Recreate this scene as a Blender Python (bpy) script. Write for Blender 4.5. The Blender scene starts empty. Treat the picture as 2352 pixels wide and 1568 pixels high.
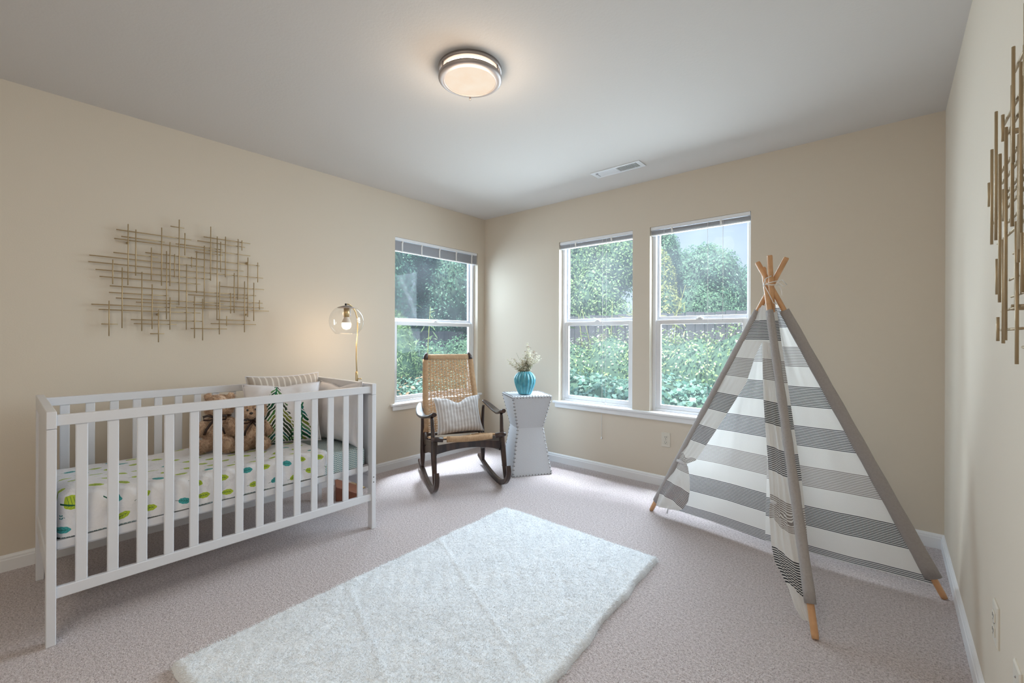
import bpy, bmesh, math, random
import numpy as np
from mathutils import Vector, Matrix

random.seed(7)
rng = np.random.default_rng(7)
scene = bpy.context.scene
COL = scene.collection
R = math.radians

# ------------------------------------------------------------------ camera
# room axes: X runs along the wall with two windows, Y along the wall with the crib
YAW, ROLL, CAMZ = 0.7101, 0.0034, 1.1712
XA, YB, XC, H = -3.337, 3.423, 0.230, 2.44      # left wall, window wall, right wall, ceiling
YF = -1.45                                       # wall behind the camera
fw = Vector((-math.sin(YAW), math.cos(YAW), 0))
rt = Vector((math.cos(YAW), math.sin(YAW), 0))
up = rt.cross(fw)
r2 = rt * math.cos(ROLL) + up * math.sin(ROLL)
u2 = -rt * math.sin(ROLL) + up * math.cos(ROLL)
cam_data = bpy.data.cameras.new('camera')
cam = bpy.data.objects.new('camera', cam_data)
COL.objects.link(cam)
m = Matrix((r2, u2, -fw)).transposed().to_4x4()
m.translation = Vector((0, 0, CAMZ))
cam.matrix_world = m
cam_data.sensor_width = 36.0
cam_data.lens = 1010.9 / 2352 * 36
cam_data.shift_y = -(784 - 774.14) / 2352
cam_data.clip_start = 0.02
scene.camera = cam

# ------------------------------------------------------------------ exposure, world, lights
vs = scene.view_settings
vs.view_transform = 'Standard'
vs.look = 'None'
vs.gamma = 1.0
vs.use_curve_mapping = False
vs.exposure = 0.0
scene.cycles.use_denoising = True
scene.cycles.max_bounces = 10
scene.cycles.diffuse_bounces = 6
scene.cycles.glossy_bounces = 3
scene.cycles.transmission_bounces = 4
scene.cycles.transparent_max_bounces = 10
scene.cycles.caustics_reflective = False
scene.cycles.caustics_refractive = False
scene.cycles.sample_clamp_indirect = 4.0

world = bpy.data.worlds.new('sky')
scene.world = world
world.use_nodes = True
wn = world.node_tree
for n in list(wn.nodes):
    wn.nodes.remove(n)
wo = wn.nodes.new('ShaderNodeOutputWorld')
wb = wn.nodes.new('ShaderNodeBackground')
wc = wn.nodes.new('ShaderNodeTexCoord')
wx = wn.nodes.new('ShaderNodeSeparateXYZ')
wr = wn.nodes.new('ShaderNodeValToRGB')
wr.color_ramp.elements[0].position = 0.0
wr.color_ramp.elements[0].color = (0.60, 0.68, 0.82, 1)
wr.color_ramp.elements[1].position = 0.9
wr.color_ramp.elements[1].color = (0.36, 0.50, 0.85, 1)
wn.links.new(wc.outputs['Generated'], wx.inputs[0])
wn.links.new(wx.outputs['Z'], wr.inputs['Fac'])
wn.links.new(wr.outputs['Color'], wb.inputs['Color'])
wb.inputs['Strength'].default_value = 1.0
wn.links.new(wb.outputs[0], wo.inputs['Surface'])


def light(name, kind, loc, energy, color, size=None, size_y=None, aim=None, radius=None):
    d = bpy.data.lights.new(name, kind)
    d.energy = energy
    d.color = color
    if kind == 'AREA':
        d.shape = 'RECTANGLE'
        d.size = size
        d.size_y = size_y or size
    if radius is not None:
        if kind == 'SUN':
            d.angle = radius
        else:
            d.shadow_soft_size = radius
    o = bpy.data.objects.new(name, d)
    COL.objects.link(o)
    o.location = loc
    if aim is not None:
        o.rotation_euler = (Vector(aim) - Vector(loc)).to_track_quat('-Z', 'Y').to_euler()
    return o


# sun over the roof behind the camera lights the garden only
light('sun', 'SUN', (0, -6, 12), 9.5, (1.0, 0.95, 0.86), aim=(-1.2, 0.5, 0.0), radius=R(3))
# daylight entering at each window
light('window_light_vase', 'AREA', (-1.99, 4.00, 1.55), 84, (0.82, 0.895, 1.0), 0.95, 1.55, aim=(-2.02, 3.00, 1.00))
light('window_light_tent', 'AREA', (-1.11, 4.00, 1.55), 84, (0.82, 0.895, 1.0), 0.95, 1.55, aim=(-1.14, 3.00, 1.00))
light('window_light_chair', 'AREA', (-3.92, 2.84, 1.55), 62, (0.74, 0.86, 1.0), 1.15, 1.55, aim=(-2.92, 2.74, 1.05))
# high sky just over the eaves, falling steeply through the panes onto the carpet below them
zl = light('zenith_light_left', 'AREA', (-4.10, 3.25, 4.0), 50, (0.86, 0.91, 1.0), 0.35, 1.10, aim=(-3.05, 2.55, 0.0))
zb = light('zenith_light_back', 'AREA', (-1.35, 4.16, 4.0), 38, (0.86, 0.91, 1.0), 1.9, 0.35, aim=(-1.5, 3.15, 0.0))
zl.data.spread = zb.data.spread = R(32)
# added soft fill light in the unseen part of the room, no fixture there
light('fill_light', 'AREA', (-0.55, -0.75, 2.38), 25, (1.0, 0.90, 0.77), 0.9, 0.9, aim=(-0.85, -0.2, 0.3))


# ------------------------------------------------------------------ node helper
class NT:
    def __init__(self, name):
        self.m = bpy.data.materials.new(name)
        self.m.use_nodes = True
        self.t = self.m.node_tree
        for n in list(self.t.nodes):
            self.t.nodes.remove(n)
        self.out = self.t.nodes.new('ShaderNodeOutputMaterial')

    def n(self, kind, **kw):
        x = self.t.nodes.new(kind)
        for k, v in kw.items():
            setattr(x, k, v)
        return x

    def link(self, a, b):
        self.t.links.new(a.s if isinstance(a, S) else a, b)

    def s(self, sock):
        return S(self, sock)

    def math(self, op, *args):
        x = self.n('ShaderNodeMath', operation=op)
        for i, a in enumerate(args):
            if isinstance(a, S):
                self.link(a, x.inputs[i])
            else:
                x.inputs[i].default_value = a
        return S(self, x.outputs[0])

    def mix(self, f, a, b):
        x = self.n('ShaderNodeMix', data_type='RGBA')
        for sock, v in ((x.inputs['Factor'], f), (x.inputs[6], a), (x.inputs[7], b)):
            if isinstance(v, S):
                self.link(v, sock)
            elif isinstance(v, (int, float)):
                sock.default_value = v
            else:
                sock.default_value = (*v, 1)
        return S(self, x.outputs[2])

    def coord(self, which='Object', scale=None):
        c = self.n('ShaderNodeTexCoord').outputs[which]
        return S(self, c)

    def xyz(self, v):
        x = self.n('ShaderNodeSeparateXYZ')
        self.link(v, x.inputs[0])
        return [S(self, o) for o in x.outputs]

    def comb(self, a, b, c=0.0):
        x = self.n('ShaderNodeCombineXYZ')
        for i, v in enumerate((a, b, c)):
            if isinstance(v, S):
                self.link(v, x.inputs[i])
            else:
                x.inputs[i].default_value = v
        return S(self, x.outputs[0])

    def noise(self, v, scale, detail=2.0, rough=0.5):
        x = self.n('ShaderNodeTexNoise')
        x.inputs['Scale'].default_value = scale
        x.inputs['Detail'].default_value = detail
        x.inputs['Roughness'].default_value = rough
        if v is not None:
            self.link(v, x.inputs['Vector'])
        return S(self, x.outputs['Fac'])

    def white(self, v):
        x = self.n('ShaderNodeTexWhiteNoise', noise_dimensions='3D')
        self.link(v, x.inputs['Vector'])
        return S(self, x.outputs['Value'])

    def ramp(self, f, stops, interp='LINEAR'):
        x = self.n('ShaderNodeValToRGB')
        cr = x.color_ramp
        cr.interpolation = interp
        while len(cr.elements) < len(stops):
            cr.elements.new(0.5)
        for e, (p, c) in zip(cr.elements, stops):
            e.position = p
            e.color = (*c, 1)
        self.link(f, x.inputs[0])
        return S(self, x.outputs[0])

    def bsdf(self, color, rough=0.6, metallic=0.0, bump=None, bstr=0.3, bdist=0.01, sheen=0.0, trans=0.0, spec=0.5, emis=None, estr=0.0):
        b = self.n('ShaderNodeBsdfPrincipled')
        if isinstance(color, S):
            self.link(color, b.inputs['Base Color'])
        else:
            b.inputs['Base Color'].default_value = (*color, 1)
        if isinstance(rough, S):
            self.link(rough, b.inputs['Roughness'])
        else:
            b.inputs['Roughness'].default_value = rough
        b.inputs['Metallic'].default_value = metallic
        b.inputs['Specular IOR Level'].default_value = spec
        if sheen:
            b.inputs['Sheen Weight'].default_value = sheen
        if emis:
            b.inputs['Emission Color'].default_value = (*emis, 1)
            b.inputs['Emission Strength'].default_value = estr
        nrm = None
        if bump is not None:
            bp = self.n('ShaderNodeBump')
            bp.inputs['Strength'].default_value = bstr
            bp.inputs['Distance'].default_value = bdist
            self.link(bump, bp.inputs['Height'])
            nrm = bp.outputs[0]
            self.link(nrm, b.inputs['Normal'])
        sh = b.outputs[0]
        if trans:
            t = self.n('ShaderNodeBsdfTranslucent')
            if isinstance(color, S):
                self.link(color, t.inputs['Color'])
            else:
                t.inputs['Color'].default_value = (*color, 1)
            mx = self.n('ShaderNodeMixShader')
            mx.inputs[0].default_value = trans
            self.link(sh, mx.inputs[1])
            self.link(t.outputs[0], mx.inputs[2])
            sh = mx.outputs[0]
        self.link(sh, self.out.inputs['Surface'])
        return self.m


class S:
    def __init__(self, nt, s):
        self.nt, self.s = nt, s

    def __add__(a, b): return a.nt.math('ADD', a, b)
    def __radd__(a, b): return a.nt.math('ADD', b, a)
    def __sub__(a, b): return a.nt.math('SUBTRACT', a, b)
    def __rsub__(a, b): return a.nt.math('SUBTRACT', b, a)
    def __mul__(a, b): return a.nt.math('MULTIPLY', a, b)
    __rmul__ = __mul__
    def __truediv__(a, b): return a.nt.math('DIVIDE', a, b)
    def __lt__(a, b): return a.nt.math('LESS_THAN', a, b)
    def __gt__(a, b): return a.nt.math('GREATER_THAN', a, b)
    def abs(a): return a.nt.math('ABSOLUTE', a)
    def floor(a): return a.nt.math('FLOOR', a)
    def frac(a): return a.nt.math('FRACT', a)
    def sin(a): return a.nt.math('SINE', a)


def simple(name, color, rough=0.6, metallic=0.0, nscale=None, nstr=0.15, var=0.0, **kw):
    t = NT(name)
    c = color
    b = None
    if nscale:
        n = t.noise(t.coord('Object'), nscale, 3)
        b = n
        if var:
            c = t.mix(n, tuple(x * (1 - var) for x in color), tuple(min(1, x * (1 + var)) for x in color))
    return t.bsdf(c, rough, metallic, bump=b, bstr=nstr, **kw)


# ------------------------------------------------------------------ materials
M = {}
t = NT('wall_paint')
M['wall'] = t.bsdf((0.655, 0.588, 0.495), 0.85, bump=t.noise(t.coord('Object'), 160, 3), bstr=0.12, bdist=0.002, spec=0.2)
t = NT('ceiling_paint')
M['ceiling'] = t.bsdf((0.64, 0.61, 0.585), 0.9, bump=t.noise(t.coord('Object'), 90, 4), bstr=0.15, bdist=0.003, spec=0.2)
M['trim'] = simple('white_trim_paint', (0.80, 0.81, 0.83), 0.45)
M['vinyl'] = simple('white_vinyl', (0.80, 0.82, 0.86), 0.35)
M['crib'] = simple('white_crib_paint', (0.69, 0.70, 0.735), 0.35, nscale=40, nstr=0.03)

t = NT('beige_carpet')
c = t.coord('Object')
n1 = t.noise(c, 210, 2, 0.7)
n2 = t.noise(c, 5, 3, 0.55)
n3 = t.noise(c, 95, 2, 0.6)
fine = n1 * 0.6 + n3 * 0.4
col = t.ramp(fine, [(0.35, (0.28, 0.225, 0.225)), (0.475, (0.60, 0.525, 0.53)), (0.60, (0.86, 0.79, 0.80))])
col = t.mix(n2 * 0.3, col, (0.60, 0.525, 0.53))
M['carpet'] = t.bsdf(col, 0.95, bump=fine, bstr=1.0, bdist=0.016, sheen=0.3, spec=0.1)

t = NT('white_fur_rug')
c = t.coord('Object')
n1 = t.noise(c, 60, 4, 0.65)
n2 = t.noise(c, 9, 4, 0.6)
col = t.ramp(n1 * 0.55 + n2 * 0.45, [(0.30, (0.70, 0.74, 0.78)), (0.5, (0.79, 0.83, 0.87)), (0.68, (0.86, 0.89, 0.92))])
M['rug'] = t.bsdf(col, 0.95, bump=n1, bstr=0.55, bdist=0.012, sheen=0.4, spec=0.1)

# window glass: clear with a mirror film and a translucent veil that paints in haze
t = NT('window_glass')
tr = t.n('ShaderNodeBsdfTransparent'); tr.inputs[0].default_value = (0.93, 0.97, 0.97, 1)
gl = t.n('ShaderNodeBsdfGlossy'); gl.inputs['Roughness'].default_value = 0.02
du = t.n('ShaderNodeBsdfTranslucent'); du.inputs[0].default_value = (0.85, 0.93, 1.0, 1)
lw = t.n('ShaderNodeFresnel'); lw.inputs[0].default_value = 1.45
mx = t.n('ShaderNodeMixShader'); mx2 = t.n('ShaderNodeMixShader')
dn = t.noise(t.coord('Object'), 3.0, 3)
t.link(dn * 0.022, mx2.inputs[0])
t.link(tr.outputs[0], mx2.inputs[1]); t.link(du.outputs[0], mx2.inputs[2])
t.link(t.s(lw.outputs[0]) * 0.13, mx.inputs[0]); t.link(mx2.outputs[0], mx.inputs[1]); t.link(gl.outputs[0], mx.inputs[2])
t.link(mx.outputs[0], t.out.inputs['Surface'])
M['glass'] = t.m
t = NT('clear_lamp_glass')
tr = t.n('ShaderNodeBsdfTransparent'); tr.inputs[0].default_value = (0.985, 0.99, 0.99, 1)
gl = t.n('ShaderNodeBsdfGlossy'); gl.inputs['Roughness'].default_value = 0.03
lw = t.n('ShaderNodeLayerWeight'); lw.inputs[0].default_value = 0.10
mx = t.n('ShaderNodeMixShader')
t.link(lw.outputs['Facing'], mx.inputs[0]); t.link(tr.outputs[0], mx.inputs[1]); t.link(gl.outputs[0], mx.inputs[2])
t.link(mx.outputs[0], t.out.inputs['Surface'])
M['lampglass'] = t.m

M['gold'] = simple('brushed_gold', (0.50, 0.38, 0.22), 0.5, 0.45, nscale=60, nstr=0.1)
M['gold2'] = simple('brushed_champagne', (0.40, 0.30, 0.18), 0.5, 0.4, nscale=60, nstr=0.1)
M['brass'] = simple('satin_brass', (0.62, 0.46, 0.24), 0.35, 0.8)
M['nickel'] = simple('brushed_nickel', (0.36, 0.33, 0.325), 0.45, 0.6)
M['black'] = simple('black_metal', (0.03, 0.028, 0.027), 0.4)
M['plate'] = simple('almond_plastic', (0.66, 0.62, 0.54), 0.4)
M['slot'] = simple('dark_slot', (0.05, 0.045, 0.04), 0.6)
M['blind'] = simple('white_blind', (0.52, 0.53, 0.57), 0.5)
M['cord'] = simple('white_cord', (0.80, 0.80, 0.79), 0.8)

t = NT('dark_walnut')
c = t.coord('Object')
x, y, z = t.xyz(c)
g = t.noise(t.comb(x * 30, y * 30, z * 4), 1.0, 3)
M['walnut'] = t.bsdf(t.ramp(g, [(0.35, (0.018, 0.011, 0.010)), (0.65, (0.060, 0.032, 0.024))]), 0.28, bump=g, bstr=0.05)
t = NT('pale_pole_wood')
c = t.coord('Object')
g = t.noise(c, 14, 3)
M['pole'] = t.bsdf(t.ramp(g, [(0.35, (0.50, 0.27, 0.125)), (0.65, (0.66, 0.38, 0.20))]), 0.5)
M['redwood'] = simple('red_brown_wood', (0.22, 0.075, 0.04), 0.4, nscale=25, var=0.3)

# wrapped and woven cord
t = NT('wrapped_paper_cord')
u, v, _ = t.xyz(t.coord('UV'))
w = (v * 6.2832).sin()
n = t.noise(t.coord('Object'), 45, 3)
col = t.mix(n, (0.42, 0.25, 0.13), (0.70, 0.48, 0.29))
col = t.mix((w * 0.5 + 0.5) * 0.35, col, (0.22, 0.11, 0.05))
M['wrap'] = t.bsdf(col, 0.8, bump=w, bstr=0.6, bdist=0.002)
M['weave'] = simple('woven_paper_cord', (0.60, 0.39, 0.22), 0.8, nscale=90, nstr=0.3, var=0.3)

# striped fabric of the play tent: V counts stripe bands downward
def tent_mat(name, base, trans):
    t = NT(name)
    u, v, _ = t.xyz(t.coord('UV'))
    idx = v.floor()
    f = v.frac()
    inband = (f < 0.515) * (v > 0.0) * (v < 7.0)
    line = (((f * 25.2).frac()) < 0.54) * inband
    ramp = t.ramp((idx + 0.5) / 7.0, [(0.0, (0.035, 0.037, 0.05)), (1 / 7, (0.25, 0.23, 0.22)), (2 / 7, (0.022, 0.024, 0.03)),
                                      (3 / 7, (0.05, 0.05, 0.065)), (4 / 7, (0.27, 0.235, 0.22)), (5 / 7, (0.02, 0.022, 0.03)),
                                      (6 / 7, (0.07, 0.075, 0.09))], 'CONSTANT')
    w = t.noise(t.coord('Object'), 260, 2)
    b2 = t.mix(w * 0.25, base, tuple(x * 0.8 for x in base))
    col = t.mix(line, b2, ramp)
    thru = t.mix(line * 0.92, b2, ramp)
    mat = t.bsdf(col, 0.9, bump=w, bstr=0.15, bdist=0.002, trans=trans, spec=0.15)
    for nd in t.t.nodes:
        if nd.type == 'BSDF_TRANSLUCENT':
            t.link(thru, nd.inputs['Color'])
    return mat


M['tent'] = tent_mat('striped_tent_canvas', (0.82, 0.805, 0.78), 0.48)
M['sleeve'] = simple('grey_canvas_sleeve', (0.34, 0.315, 0.305), 0.9, nscale=120, nstr=0.2, var=0.12)
M['tie'] = simple('pale_tie_tape', (0.62, 0.62, 0.64), 0.8)


def stripe_mat(name, ca, cb, per, wid, rough=0.9):
    t = NT(name)
    u, v, _ = t.xyz(t.coord('UV'))
    f = (u * per + t.noise(t.coord('UV'), 9) * 0.10).frac()
    n = t.noise(t.coord('UV'), 120, 2)
    col = t.mix(f < wid, ca, cb)
    col = t.mix(n * 0.5, col, tuple(x * 0.82 for x in ca))
    return t.bsdf(col, rough, bump=n, bstr=0.2, bdist=0.002, sheen=0.2, spec=0.15)


M['ticking'] = stripe_mat('grey_ticking_stripe', (0.52, 0.51, 0.52), (0.82, 0.83, 0.86), 15, 0.32)
M['ticking2'] = stripe_mat('taupe_ticking_stripe', (0.44, 0.385, 0.335), (0.72, 0.68, 0.62), 13, 0.26)
M['white_cloth'] = simple('white_pillow_cotton', (0.74, 0.72, 0.74), 0.9, nscale=18, nstr=0.35)

# quilted coverlet printed with lime and teal leaves
t = NT('leaf_print_quilt')
u, v, _ = t.xyz(t.coord('UV'))      # metres
PW, PH = 0.098, 0.074
row = (v / PH).floor()
uu = u / PW + row * 0.43
ci = uu.floor()
idv = t.comb(ci, row, 3.1)
r1 = t.white(idv)
r2_ = t.white(t.comb(ci, row, 9.7))
r3 = t.white(t.comb(ci, row, 15.3))
p = (uu.frac() - 0.5 + (r1 - 0.5) * 0.34) * PW
q = ((v / PH).frac() - 0.5 + (r2_ - 0.5) * 0.28) * PH
ang = (r3 - 0.5) * 1.0
sa, ca = ang.sin(), t.math('COSINE', ang)
p2 = p * ca + q * sa
q2 = q * ca - p * sa
shape = (p2 / 0.0235) * (p2 / 0.0235) + (q2 / 0.0135) * (q2 / 0.0135) + ((p2 * 420).sin()) * 0.09
leaf = shape < 1.0
stem = (q2.abs() < 0.0009) * (p2 < 0.015) * (p2 > -0.036)
vein = ((((p2 + q2.abs() * 0.9) * 105).frac()) < 0.13) * (q2.abs() < 0.0085) * (p2.abs() < 0.016)
nq = t.noise(t.comb(u, v, 0), 34, 3)
white = t.mix(nq * 0.4, (0.80, 0.80, 0.82), (0.70, 0.70, 0.74))
lime = t.mix(t.noise(t.comb(u, v, 0), 70, 2), (0.50, 0.62, 0.05), (0.34, 0.46, 0.05))
teal = t.mix(t.noise(t.comb(u, v, 0), 70, 2), (0.08, 0.42, 0.40), (0.05, 0.30, 0.34))
lc = t.mix(r1 < 0.27, lime, teal)
on = (r2_ > 0.08)
col = t.mix(leaf * on, white, lc)
col = t.mix(t.math('MAXIMUM', stem, vein * leaf) * on, col, (0.02, 0.10, 0.06))
M['quilt'] = t.bsdf(col, 0.9, bump=nq, bstr=0.7, bdist=0.01, sheen=0.2, spec=0.15)
M['brown_edge'] = simple('brown_mattress_edge', (0.06, 0.035, 0.03), 0.8)

t = NT('teal_chevron_sheet')
u, v, _ = t.xyz(t.coord('UV'))      # metres
cx = (u / 0.013)
zig = (cx.frac() - 0.5).abs()
side = (cx * 0.5).frac() > 0.5
f = (v / 0.011 + zig * 1.3).frac()
bar = (f < 0.50) * (zig > 0.07) * (zig < 0.45)
col = t.mix(bar, (0.72, 0.78, 0.78), (0.03, 0.17, 0.20))
M['chevron'] = t.bsdf(col, 0.9, bump=t.noise(t.coord('Object'), 30), bstr=0.2, spec=0.15)

# pillow printed with watercolour fir trees (UV 0..1)
t = NT('fir_tree_print')
u, v, _ = t.xyz(t.coord('UV'))
nn = t.noise(t.comb(u, v, 0), 6, 2)
u = u + (t.noise(t.comb(u, v, 3.0), 7, 2) - 0.5) * 0.07
v = v + (t.noise(t.comb(u, v, 8.0), 9, 2) - 0.5) * 0.06
base = t.mix(nn, (0.72, 0.70, 0.72), (0.80, 0.79, 0.82))
col = base
for k, (cx0, wdt, top, bot, rows) in enumerate([(0.06, 0.17, 0.62, -0.02, 9), (0.42, 0.32, 1.06, 0.0, 14), (0.74, 0.20, 0.66, 0.02, 9)]):
    du_ = (u - cx0)
    a = du_.abs()
    hh = (top - v) / (top - bot)
    env = hh * wdt * (0.75 + 0.25 * (v * 47.0 + du_ * 9.0).sin().abs())
    ph = (v * rows / (top - bot)) + a * (rows * 1.55) + (du_ > 0.0) * 0.37
    stroke = (ph.frac() < 0.66) * (a < env) * (hh > 0.0) * (hh < 1.0) * (a > 0.006)
    idr = t.white(t.comb(ph.floor(), (du_ > 0.0) * 3.0 + float(k), 2.0))
    sc = t.ramp(idr, [(0.0, (0.012, 0.07, 0.035)), (0.22, (0.06, 0.17, 0.05)), (0.42, (0.17, 0.20, 0.04)), (0.58, (0.02, 0.13, 0.12)),
                      (0.75, (0.11, 0.24, 0.10)), (0.90, (0.03, 0.05, 0.03))], 'CONSTANT')
    trunk = (a < 0.009) * (hh > 0.05) * (hh < 1.0)
    col = t.mix(stroke, col, sc)
    col = t.mix(trunk, col, (0.03, 0.16, 0.08))
M['fir'] = t.bsdf(col, 0.9, bump=nn, bstr=0.1, spec=0.15)

t = NT('tan_plush')
c = t.coord('Object')
n = t.noise(c, 70, 4, 0.7)
col = t.ramp(n, [(0.33, (0.46, 0.27, 0.17)), (0.5, (0.74, 0.52, 0.36)), (0.68, (0.86, 0.68, 0.52))])
M['plush'] = t.bsdf(col, 0.95, bump=n, bstr=1.0, bdist=0.012, sheen=0.4, spec=0.1)
M['plush_pale'] = simple('pale_plush', (0.55, 0.38, 0.26), 0.9, nscale=120, nstr=0.4, var=0.2, sheen=0.4)
M['ribbon'] = simple('dark_brown_ribbon', (0.035, 0.018, 0.014), 0.35)
M['nose'] = simple('dark_stitching', (0.03, 0.02, 0.018), 0.5)

M['ceramic'] = None
t = NT('turquoise_glaze')
n = t.noise(t.coord('Object'), 22, 3)
M['ceramic'] = t.bsdf(t.ramp(n, [(0.3, (0.035, 0.24, 0.33)), (0.7, (0.12, 0.42, 0.50))]), 0.25, bump=n, bstr=0.1)
M['ceramic_rib'] = simple('pale_turquoise_glaze', (0.30, 0.58, 0.64), 0.3, nscale=120, nstr=0.5, var=0.25)
M['linen_table'] = simple('white_leather_cover', (0.60, 0.62, 0.66), 0.55, nscale=150, nstr=0.08)
M['stud'] = simple('silver_stud', (0.30, 0.30, 0.31), 0.35, 0.8)
M['stem'] = simple('dry_stem', (0.20, 0.21, 0.08), 0.8)
M['petal'] = simple('dried_white_petal', (0.80, 0.77, 0.66), 0.8, trans=0.3)
M['petal2'] = simple('dried_brown_bud', (0.30, 0.17, 0.10), 0.8)

# lamp parts that give off light
M['diffuser'] = None
t = NT('lit_frosted_diffuser')
n = t.noise(t.coord('Object'), 14, 3)
e = t.n('ShaderNodeEmission')
t.link(t.mix(n, (0.97, 0.74, 0.54), (1.0, 0.90, 0.76)), e.inputs[0]); e.inputs[1].default_value = 0.98
t.link(e.outputs[0], t.out.inputs['Surface'])
M['diffuser'] = t.m
t = NT('lit_drum_side')
e = t.n('ShaderNodeEmission'); e.inputs[0].default_value = (1.0, 0.80, 0.60, 1); e.inputs[1].default_value = 6.0
t.link(e.outputs[0], t.out.inputs['Surface'])
M['drum'] = t.m
t = NT('lit_bulb')
e = t.n('ShaderNodeEmission'); e.inputs[0].default_value = (1.0, 0.83, 0.68, 1); e.inputs[1].default_value = 1.6
t.link(e.outputs[0], t.out.inputs['Surface'])
M['bulb'] = t.m
M['bulb_base'] = simple('cream_bulb_body', (0.78, 0.66, 0.55), 0.4)

# garden
def leaf_mat(name, cols, trans=0.35, rough=0.45):
    t = NT(name)
    g = t.n('ShaderNodeNewGeometry')
    rnd = t.s(g.outputs['Random Per Island'])
    k = len(cols)
    col = t.ramp(rnd, [(i / max(1, k - 1), c) for i, c in enumerate(cols)])
    return t.bsdf(col, rough, trans=trans, spec=0.4)


M['ivy'] = leaf_mat('ivy_leaf', [(0.10, 0.24, 0.20), (0.22, 0.40, 0.33), (0.34, 0.52, 0.44), (0.17, 0.34, 0.31), (0.46, 0.60, 0.50)])
M['bush'] = leaf_mat('bush_leaf', [(0.20, 0.36, 0.16), (0.36, 0.50, 0.22), (0.50, 0.60, 0.30), (0.26, 0.42, 0.24)])
M['dark_tree'] = leaf_mat('dark_tree_leaf', [(0.07, 0.20, 0.14), (0.13, 0.30, 0.21), (0.22, 0.42, 0.30), (0.10, 0.25, 0.20)])
M['round_tree'] = leaf_mat('round_tree_leaf', [(0.10, 0.25, 0.17), (0.18, 0.35, 0.22), (0.28, 0.46, 0.28), (0.13, 0.29, 0.23)])
M['pale_tree'] = leaf_mat('pale_tree_leaf', [(0.20, 0.36, 0.16), (0.32, 0.48, 0.22), (0.42, 0.55, 0.28), (0.24, 0.40, 0.22)])
M['yellow_tree'] = leaf_mat('yellow_tree_leaf', [(0.36, 0.42, 0.12), (0.48, 0.50, 0.18), (0.26, 0.36, 0.12), (0.50, 0.44, 0.20)])
M['flower'] = leaf_mat('white_flower', [(0.8, 0.8, 0.8), (0.9, 0.88, 0.92)])
M['dry_leaf'] = leaf_mat('dry_leaf', [(0.45, 0.30, 0.20), (0.55, 0.40, 0.28), (0.36, 0.24, 0.15)])
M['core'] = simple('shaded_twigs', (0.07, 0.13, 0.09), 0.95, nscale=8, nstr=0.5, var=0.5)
M['bark'] = simple('bark', (0.10, 0.075, 0.055), 0.9, nscale=20, nstr=0.6, var=0.3)
M['fence'] = simple('weathered_fence_board', (0.115, 0.115, 0.135), 0.85, nscale=18, nstr=0.3, var=0.25)
M['soil'] = simple('dark_soil', (0.09, 0.075, 0.06), 0.95, nscale=6, nstr=0.6, var=0.4)


# ------------------------------------------------------------------ geometry helpers
def link_mesh(name, me, mat=None, parent=None, loc=None):
    o = bpy.data.objects.new(name, me)
    COL.objects.link(o)
    if mat:
        me.materials.append(mat)
    if loc is not None:
        o.location = loc
    if parent is not None:
        o.parent = parent
    return o


def obj(name, bm, mat, parent=None, smooth=False, bevel=0.0, loc=None):
    me = bpy.data.meshes.new(name)
    bm.to_mesh(me)
    bm.free()
    if smooth:
        me.polygons.foreach_set('use_smooth', [True] * len(me.polygons))
    o = link_mesh(name, me, mat, parent, loc)
    if bevel:
        md = o.modifiers.new('bevel', 'BEVEL')
        md.width = bevel
        md.segments = 2
        md.limit_method = 'ANGLE'
    return o


def box(bm, x0, x1, y0, y1, z0, z1):
    vs_ = [bm.verts.new((x, y, z)) for x in (x0, x1) for y in (y0, y1) for z in (z0, z1)]
    for f in ((0, 1, 3, 2), (4, 6, 7, 5), (0, 4, 5, 1), (2, 3, 7, 6), (0, 2, 6, 4), (1, 5, 7, 3)):
        bm.faces.new([vs_[i] for i in f])


def boxes(name, lst, mat, parent=None, bevel=0.0):
    bm = bmesh.new()
    for b in lst:
        box(bm, *b)
    return obj(name, bm, mat, parent, bevel=bevel)


def tube(bm, pts, radii, seg=10, cap=True, flat=1.0, flat_axis=None, uv=None):
    """sweep a ring along pts; radii number or list"""
    pts = [Vector(p) for p in pts]
    n = len(pts)
    if not hasattr(radii, '__len__'):
        radii = [radii] * n
    rings = []
    prev = None
    acc = 0
    lens = []
    for i, p in enumerate(pts):
        d = (pts[min(i + 1, n - 1)] - pts[max(i - 1, 0)]).normalized()
        if prev is None:
            a = flat_axis if flat_axis is not None else (Vector((0, 0, 1)) if abs(d.z) < 0.9 else Vector((1, 0, 0)))
            side = (a - d * a.dot(d)).normalized()
        else:
            side = (prev - d * prev.dot(d)).normalized()
        prev = side
        oth = d.cross(side)
        if i:
            acc += (p - pts[i - 1]).length
        lens.append(acc)
        ring = []
        for k in range(seg):
            a = 2 * math.pi * k / seg
            ring.append(bm.verts.new(p + side * math.cos(a) * radii[i] + oth * math.sin(a) * radii[i] * flat))
        rings.append(ring)
    uvl = bm.loops.layers.uv.verify() if uv else None
    for i in range(n - 1):
        for k in range(seg):
            k2 = (k + 1) % seg
            f = bm.faces.new((rings[i][k], rings[i][k2], rings[i + 1][k2], rings[i + 1][k]))
            if uv:
                for lp, (uu_, vv_) in zip(f.loops, ((k, i), (k + 1, i), (k + 1, i + 1), (k, i + 1))):
                    lp[uvl].uv = (uu_ / seg, lens[vv_] * uv)
    if cap:
        bm.faces.new(rings[0][::-1])
        bm.faces.new(rings[-1])


def tube_obj(name, pts, radii, mat, parent=None, seg=10, smooth=True, **kw):
    bm = bmesh.new()
    tube(bm, pts, radii, seg, **kw)
    return obj(name, bm, mat, parent, smooth=smooth)


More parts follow.
